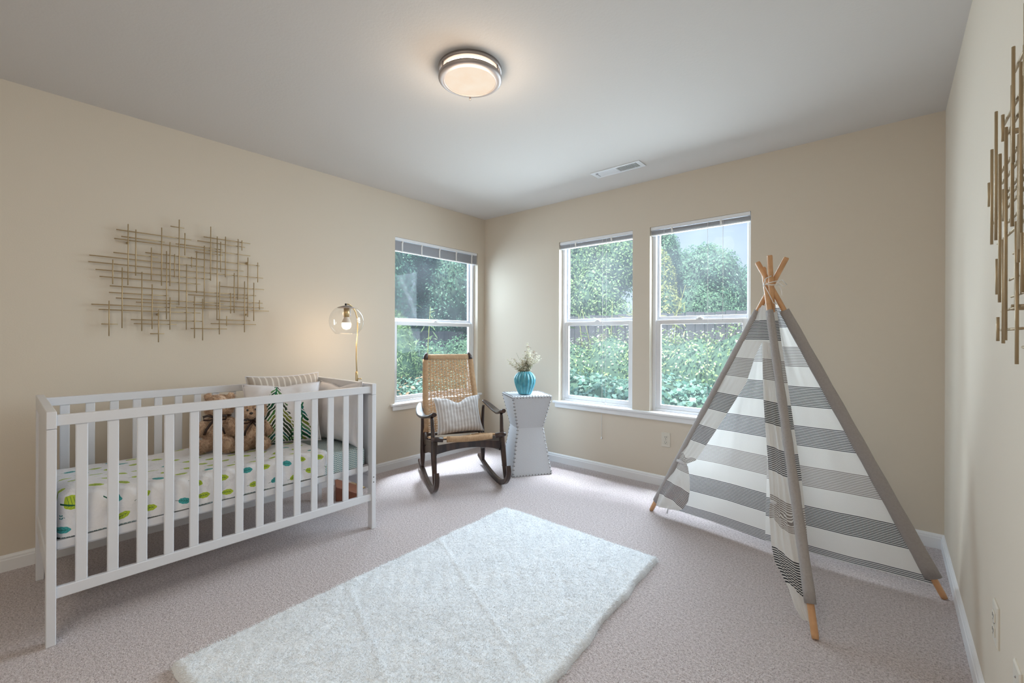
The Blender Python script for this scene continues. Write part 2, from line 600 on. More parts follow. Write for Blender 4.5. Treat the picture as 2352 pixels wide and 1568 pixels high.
def lathe(bm, prof, seg=32, center=(0, 0, 0), ribs=0, rib_amp=0.0):
    c = Vector(center)
    rings = []
    for r_, z_ in prof:
        if r_ < 1e-5:
            rings.append([bm.verts.new(c + Vector((0, 0, z_)))])
            continue
        ring = []
        for k in range(seg):
            a = 2 * math.pi * k / seg
            rr = r_ * (1 + (rib_amp * (abs(math.sin(a * ribs / 2)) - 0.6) if ribs else 0))
            ring.append(bm.verts.new(c + Vector((rr * math.cos(a), rr * math.sin(a), z_))))
        rings.append(ring)
    for A, B in zip(rings, rings[1:]):
        for k in range(seg):
            k2 = (k + 1) % seg
            if len(A) == 1 and len(B) == 1:
                continue
            if len(A) == 1:
                bm.faces.new((A[0], B[k2], B[k]))
            elif len(B) == 1:
                bm.faces.new((A[k], A[k2], B[0]))
            else:
                bm.faces.new((A[k], A[k2], B[k2], B[k]))


def lathe_obj(name, prof, mat, parent=None, seg=32, center=(0, 0, 0), **kw):
    bm = bmesh.new()
    lathe(bm, prof, seg, center, **kw)
    bmesh.ops.recalc_face_normals(bm, faces=bm.faces)
    return obj(name, bm, mat, parent, smooth=True)


def grid_mesh(name, P, mat, parent=None, uv=None, smooth=True, close_u=False):
    """P: array (nv, nu, 3); uv (nv, nu, 2)"""
    nv, nu, _ = P.shape
    me = bpy.data.meshes.new(name)
    idx = np.arange(nv * nu).reshape(nv, nu)
    a, b, c_, d = idx[:-1, :-1], idx[:-1, 1:], idx[1:, 1:], idx[1:, :-1]
    F = np.stack([a, b, c_, d], -1).reshape(-1, 4)
    me.from_pydata(P.reshape(-1, 3).tolist(), [], F.tolist())
    if uv is not None:
        l = me.uv_layers.new(name='UVMap')
        l.data.foreach_set('uv', uv.reshape(-1, 2)[F.reshape(-1)].astype(np.float32).ravel())
    if smooth:
        me.polygons.foreach_set('use_smooth', [True] * len(me.polygons))
    return link_mesh(name, me, mat, parent)


def poly_cloud(name, verts, k, mat, parent=None, loc=None):
    """verts: (n, k, 3): n loose polygons with k corners"""
    n = verts.shape[0]
    me = bpy.data.meshes.new(name)
    me.vertices.add(n * k)
    me.vertices.foreach_set('co', verts.astype(np.float32).ravel())
    me.loops.add(n * k)
    me.loops.foreach_set('vertex_index', np.arange(n * k, dtype=np.int32))
    me.polygons.add(n)
    me.polygons.foreach_set('loop_start', np.arange(0, n * k, k, dtype=np.int32))
    me.polygons.foreach_set('loop_total', np.full(n, k, dtype=np.int32))
    me.update(calc_edges=True)
    return link_mesh(name, me, mat, parent, loc)


def empty(name, loc=(0, 0, 0), rz=0.0):
    o = bpy.data.objects.new(name, None)
    COL.objects.link(o)
    o.location = loc
    o.rotation_euler = (0, 0, rz)
    o.empty_display_size = 0.1
    return o


def tag(o, label=None, cat=None, group=None, kind=None):
    if label: o['label'] = label
    if cat: o['category'] = cat
    if group: o['group'] = group
    if kind: o['kind'] = kind
    return o


def struct(o):
    o['kind'] = 'structure'
    return o


def smooth_noise(x, y, seed=0, oct_=4, base=1.0):
    """cheap value built from sines, deterministic"""
    r_ = np.random.default_rng(seed)
    out = np.zeros_like(x)
    amp = 1.0
    f = base
    for _ in range(oct_):
        for _ in range(3):
            a = r_.uniform(0, 2 * np.pi)
            ph = r_.uniform(0, 2 * np.pi)
            out = out + amp * np.sin((x * np.cos(a) + y * np.sin(a)) * f * 2 * np.pi + ph) / 3
        amp *= 0.55
        f *= 1.9
    return out


# ------------------------------------------------------------------ room shell
T = 0.16
OPA = (2.285, 3.317, 0.575, 2.062)      # window in the left wall: y0 y1 z0 z1
OPB = (-2.362, -1.624, 0.575, 2.062)    # windows in the far wall: x0 x1 z0 z1
OPC = (-1.476, -0.742, 0.575, 2.062)
struct(boxes('floor', [(XA - T, XC + T, YF - T, YB + T, -0.1, 0)], M['carpet']))
struct(boxes('ceiling', [(XA - T, XC + T, YF - T, YB + T, H, H + 0.15)], M['ceiling']))
struct(boxes('wall_left', [(XA - T, XA, YF - T, OPA[0], 0, H), (XA - T, XA, OPA[1], YB + T, 0, H),
                           (XA - T, XA, OPA[0], OPA[1], 0, OPA[2]), (XA - T, XA, OPA[0], OPA[1], OPA[3], H)], M['wall']))
struct(boxes('wall_back', [(XA, OPB[0], YB, YB + T, 0, H), (OPB[1], OPC[0], YB, YB + T, OPB[2], H), (OPC[1], XC + T, YB, YB + T, 0, H),
                           (OPB[0], OPC[1], YB, YB + T, 0, OPB[2]), (OPB[0], OPB[1], YB, YB + T, OPB[3], H),
                           (OPC[0], OPC[1], YB, YB + T, OPC[3], H)], M['wall']))
struct(boxes('wall_right', [(XC, XC + T, YF - T, YB, 0, H)], M['wall']))
struct(boxes('wall_front', [(XA, XC, YF - T, YF, 0, H)], M['wall']))


def baseboard(name, axis, a0, a1, pos, sgn):
    """profile: 12 mm board with a stepped, chamfered top"""
    prof = [(0, 0), (0.013, 0), (0.013, 0.056), (0.010, 0.060), (0.010, 0.068), (0.005, 0.077), (0, 0.080)]
    bm = bmesh.new()
    rows = []
    for a in (a0, a1):
        r_ = []
        for d, z in prof:
            r_.append(bm.verts.new((a, pos + sgn * d, z) if axis == 'x' else (pos + sgn * d, a, z)))
        rows.append(r_)
    for i in range(len(prof) - 1):
        bm.faces.new((rows[0][i], rows[0][i + 1], rows[1][i + 1], rows[1][i]))
    bm.faces.new(rows[0]); bm.faces.new(rows[1][::-1])
    bmesh.ops.recalc_face_normals(bm, faces=bm.faces)
    struct(obj(name, bm, M['trim']))


baseboard('baseboard_left', 'y', YF, YB, XA, 1)
baseboard('baseboard_back', 'x', XA, XC, YB, -1)
baseboard('baseboard_right', 'y', YF, YB, XC, -1)

# sills: board with rounded nose and an apron below
def sill(name, axis, a0, a1, pos, sgn):
    bm = bmesh.new()
    if axis == 'x':
        box(bm, a0, a1, min(pos + sgn * 0.03, pos - sgn * 0.10), max(pos + sgn * 0.03, pos - sgn * 0.10), 0.555, 0.577)
        y = sorted((pos, pos + sgn * 0.017)); box(bm, a0 + 0.02, a1 - 0.02, y[0], y[1], 0.515, 0.555)
    else:
        x_ = sorted((pos + sgn * 0.03, pos - sgn * 0.10)); box(bm, x_[0], x_[1], a0, a1, 0.555, 0.577)
        x_ = sorted((pos, pos + sgn * 0.017)); box(bm, x_[0], x_[1], a0 + 0.02, a1 - 0.02, 0.515, 0.555)
    struct(obj(name, bm, M['trim'], bevel=0.006))


sill('trim_1', 'x', OPB[0] - 0.055, OPC[1] + 0.055, YB, -1)
sill('trim_2', 'y', OPA[0] - 0.045, OPA[1] + 0.045, XA, 1)


def rect_frame(bm, fn, a0, a1, z0, z1, d0, d1, ws, wt, wb):
    """frame in wall coordinates a (along) z d (depth outward); fn maps to world box"""
    fn(bm, a0, a0 + ws, z0, z1, d0, d1)
    fn(bm, a1 - ws, a1, z0, z1, d0, d1)
    fn(bm, a0 + ws, a1 - ws, z1 - wt, z1, d0, d1)
    fn(bm, a0 + ws, a1 - ws, z0, z0 + wb, d0, d1)


def window(name, op, side):
    a0, a1, z0, z1 = op
    def fn(bm, p0, p1, q0, q1, d0, d1):
        if side == 'back':
            box(bm, p0, p1, YB + d0, YB + d1, q0, q1)
        else:
            box(bm, XA - d1, XA - d0, p0, p1, q0, q1)
    base = ((a0 + a1) / 2, YB, z0) if side == 'back' else (XA, (a0 + a1) / 2, z0)
    w = struct(empty(name))
    fr = 0.028
    bm = bmesh.new(); rect_frame(bm, fn, a0, a1, z0, z1, 0.055, 0.13, fr, fr, 0.022)
    obj('window_frame', bm, M['vinyl'], w, bevel=0.003)
    zm0, zm1 = 1.279, 1.342
    bm = bmesh.new(); rect_frame(bm, fn, a0 + fr, a1 - fr, z0 + 0.022, zm0 + 0.036, 0.062, 0.088, 0.038, 0.036, 0.034)
    sl = obj('lower_sash', bm, M['vinyl'], w, bevel=0.003)
    bm = bmesh.new(); rect_frame(bm, fn, a0 + fr, a1 - fr, zm0 + 0.020, z1 - fr, 0.095, 0.12, 0.016, 0.022, 0.045)
    su = obj('upper_sash', bm, M['vinyl'], w, bevel=0.003)
    bm = bmesh.new(); fn(bm, a0 + fr + 0.036, a1 - fr - 0.036, z0 + 0.054, zm0 + 0.002, 0.073, 0.077)
    obj('pane', bm, M['glass'], sl)
    bm = bmesh.new(); fn(bm, a0 + fr + 0.014, a1 - fr - 0.014, zm0 + 0.063, z1 - fr - 0.02, 0.106, 0.110)
    obj('pane', bm, M['glass'], su)
    am = (a0 + a1) / 2
    bm = bmesh.new(); fn(bm, am - 0.026, am + 0.026, zm0 + 0.036, zm0 + 0.044, 0.064, 0.086); fn(bm, am - 0.012, am + 0.018, zm0 + 0.044, zm0 + 0.052, 0.058, 0.078)
    obj('sash_lock', bm, M['vinyl'], sl, bevel=0.002)


window('window_1', OPA, 'left')
window('window_2', OPB, 'back')
window('window_3', OPC, 'back')


def blind(op, side, drop, label, cords, tilt=0.0):
    a0, a1, z0, z1 = op
    def P(a, d, z):
        return (a, YB + d, z) if side == 'back' else (XA - d, a, z)
    def fn(bm, p0, p1, q0, q1, d0, d1):
        if side == 'back':
            box(bm, p0, p1, YB + d0, YB + d1, q0, q1)
        else:
            box(bm, XA - d1, XA - d0, p0, p1, q0, q1)
    b = tag(empty('window_blind'), label, 'blind', 'raised mini blinds in the windows')
    bm = bmesh.new(); fn(bm, a0 + 0.004, a1 - 0.004, z1 - 0.026, z1 - 0.001, 0.006, 0.036); obj('headrail', bm, M['vinyl'], b, bevel=0.002)
    zb = z1 - drop
    bm = bmesh.new(); fn(bm, a0 + 0.007, a1 - 0.007, zb, zb + 0.009, 0.008, 0.034); obj('bottom_rail', bm, M['vinyl'], b, bevel=0.003)
    bm = bmesh.new()
    n = max(6, int((drop - 0.036) / 0.0035))
    for i in range(n):
        zz = zb + 0.011 + i * (drop - 0.040) / n
        off = 0.0012 * math.sin(i * 2.3)
        fn(bm, a0 + 0.007 + abs(off), a1 - 0.007, zz, zz + 0.0016, 0.009 + off, 0.033 + off)
    s = obj('slat_stack', bm, M['blind'], b); s['kind'] = 'stuff'
    ks = 5 if side == 'left' else 2
    for i in range(ks):
        a = a0 + (a1 - a0) * ((0.08 + 0.84 * i / (ks - 1)) if ks == 5 else (0.24, 0.73)[i])
        bm = bmesh.new(); fn(bm, a - 0.007, a + 0.007, zb - 0.001, z1 - 0.02, 0.0065, 0.008); fn(bm, a - 0.006, a + 0.006, z1 - 0.045, z1 - 0.03, 0.000, 0.006)
        obj('ladder_tape', bm, M['cord'], b)
    for a, zl, tas in cords:
        tube_obj('pull_cord', [P(a, 0.002, z1 - 0.03), P(a + 0.002, 0.0, (z1 + zl) / 2), P(a, -0.004 if tas else 0.0, zl)], 0.0014, M['cord'], b, 5)
        if tas:
            lathe_obj('cord_tassel', [(0, 0.02), (0.005, 0.018), (0.009, 0.0), (0.0, -0.001)], M['cord'], b, 10, P(a, -0.006, zl - 0.012))
    return b


blind(OPA, 'left', 0.125, 'raised white mini blind across the window behind the rocking chair', [])
blind(OPB, 'back', 0.068, 'raised white mini blind in the narrow window beside the vase table', [(-2.235, 1.35, False), (-1.905, 0.30, True), (-1.87, 0.60, True)])
blind(OPC, 'back', 0.070, 'raised white mini blind in the window behind the play tent', [(-1.36, 1.55, False), (-0.925, 1.30, False), (-1.03, 0.60, True)])


# ------------------------------------------------------------------ wall plates
def plate(loc, n, label, kind='outlet'):
    """n: wall normal direction 'y-' or 'x-'"""
    o = tag(empty('electrical_outlet' if kind == 'outlet' else 'wall_plate', loc), label, 'outlet' if kind == 'outlet' else 'wall plate')
    o.rotation_euler = (0, 0, 0 if n == 'y-' else R(-90))
    # local: x along the wall, -y into the room
    bm = bmesh.new()
    w, h = 0.035, 0.0575
    fr = [bm.verts.new((x, 0, z)) for x, z in ((-w, -h), (w, -h), (w, h), (-w, h))]
    md = [bm.verts.new((x, -0.003, z)) for x, z in ((-w, -h), (w, -h), (w, h), (-w, h))]
    ft = [bm.verts.new((x, -0.006, z)) for x, z in ((-w + .004, -h + .004), (w - .004, -h + .004), (w - .004, h - .004), (-w + .004, h - .004))]
    for A, B in ((fr, md), (md, ft)):
        for i in range(4):
            bm.faces.new((A[i], A[(i + 1) % 4], B[(i + 1) % 4], B[i]))
    bm.faces.new(ft)
    bmesh.ops.recalc_face_normals(bm, faces=bm.faces)
    obj('cover_plate', bm, M['plate'], o)
    if kind == 'outlet':
        for s in (-1, 1):
            bm = bmesh.new(); box(bm, -0.017, 0.017, -0.009, -0.005, s * 0.020 - 0.0135, s * 0.020 + 0.0135)
            rc = obj('receptacle', bm, M['plate'], o, bevel=0.004)
            for x in (-0.0065, 0.0065):
                boxes('slot', [(x - .0012, x + .0012, -0.0095, -0.0088, s * 0.020 - 0.002, s * 0.020 + 0.007)], M['slot'], rc)
            bm = bmesh.new(); bmesh.ops.create_circle(bm, cap_ends=True, radius=0.0026, segments=10, matrix=Matrix.Translation((0, -0.0095, s * 0.020 - 0.008)) @ Matrix.Rotation(R(90), 4, 'X'))
            obj('ground_hole', bm, M['slot'], rc)
        zs = (0,)
    else:
        zs = (-0.03, 0.03)
    for z in zs:
        bm = bmesh.new(); bmesh.ops.create_uvsphere(bm, u_segments=10, v_segments=6, radius=0.0028, matrix=Matrix.Translation((0, -0.006, z)))
        obj('screw', bm, M['nickel'], o, smooth=True)
    return o


plate((-1.338, YB, 0.368), 'y-', 'almond duplex outlet on the window wall left of the play tent')
plate((XC, 1.825, 0.372), 'x-', 'almond duplex outlet low on the right wall')
plate((XC, 1.548, 0.352), 'x-', 'blank almond cover plate low on the right wall, nearer than the outlet', 'blank')

# ------------------------------------------------------------------ ceiling vent
v_ = tag(empty('ceiling_vent', (-1.565, 3.035, H)), 'white rectangular air vent with louvres in the ceiling', 'vent')
bm = bmesh.new()
VX, VY = 0.200, 0.063
box(bm, -VX, VX, -VY, -VY + 0.022, -0.006, 0); box(bm, -VX, VX, VY - 0.022, VY, -0.006, 0)
box(bm, -VX, -VX + 0.035, -VY + 0.022, VY - 0.022, -0.006, 0); box(bm, VX - 0.035, VX, -VY + 0.022, VY - 0.022, -0.006, 0)
box(bm, -0.006, 0.006, -VY + 0.022, VY - 0.022, -0.006, 0)
obj('vent_frame', bm, M['vinyl'], v_, bevel=0.002)
boxes('duct_opening', [(-VX + 0.03, VX - 0.03, -VY + 0.02, VY - 0.02, -0.0015, -0.0005)], M['slot'], v_)
for i in range(28):
    left = i < 14
    x = (-VX + 0.040 + (i + 0.5) * 0.0110) if left else (0.008 + (i - 14 + 0.5) * 0.0110)
    bm = bmesh.new()
    dx = 0.0085 if left else -0.0045
    pts = [(x - 0.0020, -0.0020), (x - 0.0020, -0.0058), (x + 0.0014, -0.0058), (x + 0.0014, -0.0020)] if not left else [(x - 0.0045, -0.002), (x - 0.0045, -0.0058), (x + 0.0045, -0.0040), (x + 0.0045, -0.0022)]
    A = [bm.verts.new((px_, -VY + 0.022, pz_)) for px_, pz_ in pts]
    B = [bm.verts.new((px_, VY - 0.022, pz_)) for px_, pz_ in pts]
    bm.faces.new(A); bm.faces.new(B[::-1])
    for k in range(4):
        bm.faces.new((A[k], A[(k + 1) % 4], B[(k + 1) % 4], B[k]))
    obj('louvre', bm, M['vinyl'], v_)
bm = bmesh.new(); box(bm, -VX + 0.036, -VX + 0.052, -VY + 0.026, -VY + 0.036, -0.014, -0.004)
obj('damper_lever', bm, M['blind'], v_)

# ------------------------------------------------------------------ ceiling light
LC = Vector((-1.513, 1.450, H))
cl = tag(empty('ceiling_light', LC), 'round flush ceiling light with two brushed nickel rings and a lit frosted drum', 'ceiling light')
lathe_obj('ceiling_pan', [(0, 0), (0.128, 0), (0.128, -0.012), (0, -0.012)], M['vinyl'], cl, 48)
lathe_obj('upper_ring', [(0.128, -0.002), (0.149, -0.002), (0.149, -0.014), (0.146, -0.017), (0.128, -0.017), (0.128, -0.002)], M['nickel'], cl, 64)
lathe_obj('lower_ring', [(0.124, -0.041), (0.147, -0.039), (0.150, -0.045), (0.149, -0.053), (0.144, -0.058), (0.122, -0.064), (0.119, -0.060), (0.1225, -0.050), (0.124, -0.041)], M['nickel'], cl, 64)
lathe_obj('diffuser', [(0.1195, -0.052), (0.1195, -0.060), (0.113, -0.064), (0.080, -0.068), (0, -0.071)], M['diffuser'], cl, 48)
lathe_obj('drum_side', [(0.1215, -0.006), (0.1215, -0.050)], M['drum'], cl, 48)
va = math.atan2(-LC.y, -LC.x)
for k in range(3):
    a = va + R(60) * (2 * k + 1) + R(0)
    p_ = Vector((math.cos(a) * 0.143, math.sin(a) * 0.143, 0))
    st = tube_obj('post', [p_ + Vector((0, 0, -0.013)), p_ + Vector((0, 0, -0.046))], 0.004, M['nickel'], cl, 8)
    bm = bmesh.new(); bmesh.ops.create_uvsphere(bm, u_segments=10, v_segments=6, radius=0.0060, matrix=Matrix.Translation(p_ + Vector((0, 0, -0.043))))
    obj('collar', bm, M['nickel'], st, smooth=True)
pf = Vector((math.cos(va + R(180)) * 0.0, 0, 0))
for ang in (va,):
    a = ang
    # finial screw at the rim nearest the far corner of the room
    p_ = Vector((math.cos(a + math.pi) * 0.138, math.sin(a + math.pi) * 0.138, 0))
    tube_obj('thumb_screw', [p_ + Vector((0, 0, -0.060)), p_ + Vector((0, 0, -0.074))], [0.005, 0.004], M['nickel'], cl, 10)
pl = light('ceiling_light_glow', 'POINT', (0, 0, 0), 4.5, (1.0, 0.80, 0.60), radius=0.12)
pl.parent = cl
pl.location = (0, 0, -0.16)
rl = light('ceiling_light_halo', 'POINT', (0, 0, 0), 0.01, (1.0, 0.74, 0.50), radius=0.02)
rl.parent = cl
rl.location = (0, 0, -0.075)

# ------------------------------------------------------------------ rug
rg = None
nx, ny = 190, 330
xs = np.linspace(0, 1, nx); ys = np.linspace(0, 1, ny)
U, V = np.meshgrid(xs, ys)
c00, c10, c01, c11 = np.array((-1.915, 0.40)), np.array((-0.80, 0.42)), np.array((-1.972, 2.235)), np.array((-0.918, 2.245))
XY = (c00[None, None] * ((1 - U) * (1 - V))[..., None] + c10 * (U * (1 - V))[..., None] + c01 * ((1 - U) * V)[..., None] + c11 * (U * V)[..., None])
X, Y = XY[..., 0].copy(), XY[..., 1].copy()
edge = np.minimum(np.minimum(U * 1.08, (1 - U) * 1.08), np.minimum(V * 1.83, (1 - V) * 1.83))
wob = smooth_noise(X, Y, 5, 5, 2.2) * 0.006
fall = np.clip(1 - edge / 0.02, 0, 1)
X += wob * fall * 1.6; Y += smooth_noise(Y, X, 8, 5, 2.2) * 0.006 * fall * 1.6
prof = np.sqrt(np.clip(1 - np.clip(1 - edge / 0.022, 0, 1) ** 2, 0, 1))
Z = 0.030 * prof + 0.0014 * smooth_noise(X, Y, 11, 3, 14) * prof + 0.0022 * smooth_noise(X, Y, 13, 4, 3.0) * prof
def crease(p, q, depth, wd):
    p, q = np.array(p), np.array(q)
    d = q - p; L = np.hypot(*d); d = d / L
    s = (X - p[0]) * d[0] + (Y - p[1]) * d[1]
    e = np.abs((X - p[0]) * -d[1] + (Y - p[1]) * d[0]) + np.clip(-s, 0, None) + np.clip(s - L, 0, None)
    return depth * np.exp(-(e / wd) ** 2)
for p, q, dp in [((-1.93, 1.62), (-0.92, 1.17), 0.006), ((-1.90, 1.05), (-0.95, 0.74), 0.005), ((-1.62, 0.62), (-1.45, 1.0), -0.006),
                 ((-1.30, 0.80), (-1.22, 1.15), -0.005), ((-1.05, 2.0), (-0.90, 0.6), 0.004), ((-1.15, 1.72), (-1.02, 1.52), -0.008),
                 ((-1.02, 1.52), (-1.07, 1.36), -0.008), ((-1.7, 0.9), (-1.5, 0.55), -0.005), ((-1.35, 1.05), (-1.05, 1.1), -0.004)]:
    Z += crease(p, q, dp * 0.55, 0.013) * prof
rugp = np.stack([X, Y, np.clip(Z, 0.001, None)], -1)
rg = grid_mesh('rug', rugp, M['rug'])
tag(rg, 'white faux fur rug lying on the carpet in the middle of the room', 'rug')
# loose pile: short blades over the rug and its rim
nb = 90000
ii = rng.integers(0, ny, nb); jj = rng.integers(0, nx, nb)
base = rugp[ii, jj] + rng.normal(0, 0.003, (nb, 3)) * [1, 1, 0]
ang = rng.uniform(0, 2 * np.pi, nb); ln = rng.uniform(0.005, 0.010, nb)
outd = np.stack([np.cos(ang), np.sin(ang), np.zeros(nb)], -1)
ed = edge[ii, jj]
push = np.stack([np.where(jj < nx / 2, -1, 1) * (np.minimum(xs[jj], 1 - xs[jj]) * 1.08 < 0.03), np.where(ii < ny / 2, -1, 1) * (np.minimum(ys[ii], 1 - ys[ii]) * 1.83 < 0.03), np.zeros(nb)], -1)
tip = base + outd * (ln * 0.9)[:, None] + np.array([0, 0, 1]) * (ln * 0.45)[:, None] + push * (ln * 0.5)[:, None]
sd = np.stack([-np.sin(ang), np.cos(ang), np.zeros(nb)], -1) * 0.0011
fur = np.stack([base - sd, base + sd, tip], 1)
fo = poly_cloud('fur_pile', fur, 3, M['rug'], rg)
fo['kind'] = 'stuff'
# ------------------------------------------------------------------ garden beyond the windows
struct(boxes('ground', [(-16, 9, YB + T, 24, -0.45, -0.3), (-16, XA - T, -3, YB + T, -0.45, -0.3)], M['soil']))


def fence(label, p0, p1, top):
    f = tag(empty('board_fence', (p0[0], p0[1], -0.3)), label, 'fence')
    d = Vector((p1[0] - p0[0], p1[1] - p0[1], 0)); L = d.length; d.normalize()
    f.rotation_euler.z = math.atan2(d.y, d.x)
    n = int(L / 0.150)
    meshes = []
    for k in range(4):
        w_ = 0.140; h_ = top + 0.3 + (-0.012, 0.0, 0.009, -0.004)[k]
        bm = bmesh.new(); box(bm, 0, w_, 0, 0.018, 0, h_)
        me = bpy.data.meshes.new('board'); bm.to_mesh(me); bm.free(); me.materials.append(M['fence']); meshes.append(me)
    for i in range(n):
        o = bpy.data.objects.new('board', meshes[(i * 7) % 4]); COL.objects.link(o); o.parent = f
        o.location = (i * 0.150, 0.004 * ((i * 5) % 3 - 1), 0)
    for z in (0.35, top - 0.05):
        boxes('rail', [(0, L, 0.024, 0.062, z, z + 0.09)], M['fence'], f)
    return f


fence('weathered grey board fence behind the hedge, seen through the two window panes on the right', (-7.6, 7.2), (2.2, 7.2), 1.58)
fence('weathered grey board fence among the shrubs, seen through the window behind the chair', (-7.6, 1.4), (-7.6, 7.2), 1.30)


def leaf_polys(cen, nrm, size, kind='leaf', rs=None):
    rs = rs or rng
    n = len(cen)
    nrm = nrm / (np.linalg.norm(nrm, axis=1, keepdims=True) + 1e-9)
    r_ = rs.normal(0, 1, (n, 3))
    a = np.cross(nrm, r_); a /= np.linalg.norm(a, axis=1, keepdims=True) + 1e-9
    b = np.cross(nrm, a)
    s = (size * rs.uniform(0.65, 1.3, n))[:, None]
    if kind == 'ivy':
        prof = [(0, -0.45), (0.42, -0.40), (0.50, 0.0), (0.22, 0.12), (0, 0.62), (-0.22, 0.12), (-0.50, 0.0), (-0.42, -0.40)]
    elif kind == 'long':
        prof = [(0, -0.9), (0.13, -0.2), (0.10, 0.4), (0, 1.1), (-0.10, 0.4), (-0.13, -0.2)]
    else:
        prof = [(0, -0.6), (0.32, -0.1), (0.22, 0.35), (0, 0.7), (-0.22, 0.35), (-0.32, -0.1)]
    out = np.stack([cen + a * (px_ * s) + b * (py_ * s) + nrm * (abs(px_) * 0.35 * s) for px_, py_ in prof], 1)
    return out, len(prof)


def blob_points(ell, n, rs, jitter=0.14, lump=0.18):
    """points on the shells of ellipsoids (cx,cy,cz,rx,ry,rz), kept when outside the others"""
    ell = np.array(ell, float)
    area = (ell[:, 3] * ell[:, 4] + ell[:, 4] * ell[:, 5] + ell[:, 3] * ell[:, 5])
    k = rs.choice(len(ell), n, p=area / area.sum())
    d = rs.normal(0, 1, (n, 3)); d /= np.linalg.norm(d, axis=1, keepdims=True)
    rad = 1 - np.abs(rs.normal(0, jitter, n)) + lump * 0.5 * smooth_noise(d[:, 0] * 1.3 + k, d[:, 1] * 1.3 + d[:, 2], 3, 3, 1.1)
    p = ell[k, :3] + d * ell[k, 3:] * rad[:, None]
    nn = d / ell[k, 3:]
    keep = np.ones(n, bool)
    for j in range(len(ell)):
        q = ((p - ell[j, :3]) / ell[j, 3:])
        keep &= ~((np.sum(q * q, 1) < 0.62) & (k != j))
    return p[keep], nn[keep]


def shrub(name, label, cat, ell, n, size, mat, kind='leaf', group=None, trunk=None, core=0.86, extra=None, up_=0.35, seed=1, droop=0.0):
    """leaves as one mass over a dark twiggy core; trunks as parts"""
    rs = np.random.default_rng(seed)
    e0 = ell[0]
    root = tag(empty(name, (e0[0], e0[1], -0.3)), label, cat, group)
    off = np.array((e0[0], e0[1], -0.3))
    p, nn = blob_points(ell, n, rs)
    if not len(p):
        return root
    nn = nn / np.linalg.norm(nn, axis=1, keepdims=True) + rs.normal(0, 0.55, nn.shape) + [0, 0, up_]
    P_, k = leaf_polys(p - off, nn, size, kind, rs)
    f = poly_cloud('foliage', P_, k, mat, root); f['kind'] = 'stuff'
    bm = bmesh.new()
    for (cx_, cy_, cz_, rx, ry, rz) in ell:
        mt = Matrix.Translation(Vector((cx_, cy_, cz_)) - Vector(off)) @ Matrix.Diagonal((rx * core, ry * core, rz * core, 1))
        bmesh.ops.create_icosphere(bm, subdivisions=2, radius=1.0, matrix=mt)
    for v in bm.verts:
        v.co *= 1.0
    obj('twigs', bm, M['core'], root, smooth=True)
    if trunk:
        for (x_, y_, r_, h_) in trunk:
            tube_obj('trunk', [(x_ - off[0], y_ - off[1], 0), (x_ - off[0] + r_ * 0.6, y_ - off[1], h_ * 0.5), (x_ - off[0], y_ - off[1], h_)], [r_, r_ * 0.8, r_ * 0.6], M['bark'], root, 8)
    if extra:
        for (mname, mat2, cnt, sz, k2, zmin) in extra:
            p2, n2 = blob_points(ell, cnt * 3, rs, 0.03)
            sel = p2[:, 2] > zmin
            p2, n2 = p2[sel][:cnt], n2[sel][:cnt]
            n2 = n2 / np.linalg.norm(n2, axis=1, keepdims=True) + rs.normal(0, 0.4, n2.shape)
            if len(p2):
                P2, kk = leaf_polys(p2 + n2 * 0.02 - off, n2, sz, k2, rs)
                q = poly_cloud(mname, P2, kk, mat2, root); q['kind'] = 'stuff'
    return root


# ivy bank right outside the far wall, leafy flowering hedge behind it
rs_ = np.random.default_rng(3)
iv = [(x, 5.0 + 0.12 * math.sin(x * 3), 0.12, 0.62, 0.55, 0.62 + 0.06 * math.sin(x * 5)) for x in np.arange(-4.6, 0.4, 0.5)]
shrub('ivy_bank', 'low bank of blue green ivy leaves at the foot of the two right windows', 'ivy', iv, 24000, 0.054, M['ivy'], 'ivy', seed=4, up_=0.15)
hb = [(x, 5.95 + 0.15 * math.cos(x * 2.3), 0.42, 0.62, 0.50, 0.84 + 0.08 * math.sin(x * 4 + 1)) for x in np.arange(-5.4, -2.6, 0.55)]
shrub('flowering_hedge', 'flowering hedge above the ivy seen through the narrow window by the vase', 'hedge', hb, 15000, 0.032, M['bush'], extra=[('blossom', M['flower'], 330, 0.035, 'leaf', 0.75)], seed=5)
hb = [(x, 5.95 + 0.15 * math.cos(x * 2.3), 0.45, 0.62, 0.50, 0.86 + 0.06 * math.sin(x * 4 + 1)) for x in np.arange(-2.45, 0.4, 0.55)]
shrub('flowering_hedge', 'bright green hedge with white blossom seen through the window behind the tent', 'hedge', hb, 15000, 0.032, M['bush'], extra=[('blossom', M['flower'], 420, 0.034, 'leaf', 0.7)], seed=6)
# trees beyond the back fence
shrub('round_tree', 'large round deep green tree beyond the fence, standing against the sky', 'tree',
      [(-4.15, 13.2, 2.75, 0.95, 0.9, 1.15), (-4.75, 13.1, 2.2, 0.7, 0.8, 1.0), (-3.55, 13.1, 2.2, 0.68, 0.8, 1.05), (-4.1, 12.6, 1.6, 1.35, 0.9, 1.2), (-4.75, 12.9, 3.0, 0.6, 0.7, 0.75), (-3.6, 12.9, 2.95, 0.6, 0.7, 0.7), (-4.0, 13.2, 3.3, 0.5, 0.5, 0.6)],
      26000, 0.055, M['round_tree'], group='trees beyond the back fence', trunk=[(-4.1, 13.2, 0.12, 2.2)], seed=7)
shrub('far_tree', 'darker tree right of the round tree, just left of the tent poles', 'tree',
      [(-3.55, 16.4, 2.5, 0.75, 0.8, 1.15), (-2.8, 16.6, 2.3, 0.8, 0.8, 1.2), (-3.2, 16.2, 1.5, 1.3, 0.9, 1.2)],
      15000, 0.06, M['dark_tree'], group='trees beyond the back fence', trunk=[(-3.2, 16.4, 0.12, 2.0)], seed=8)
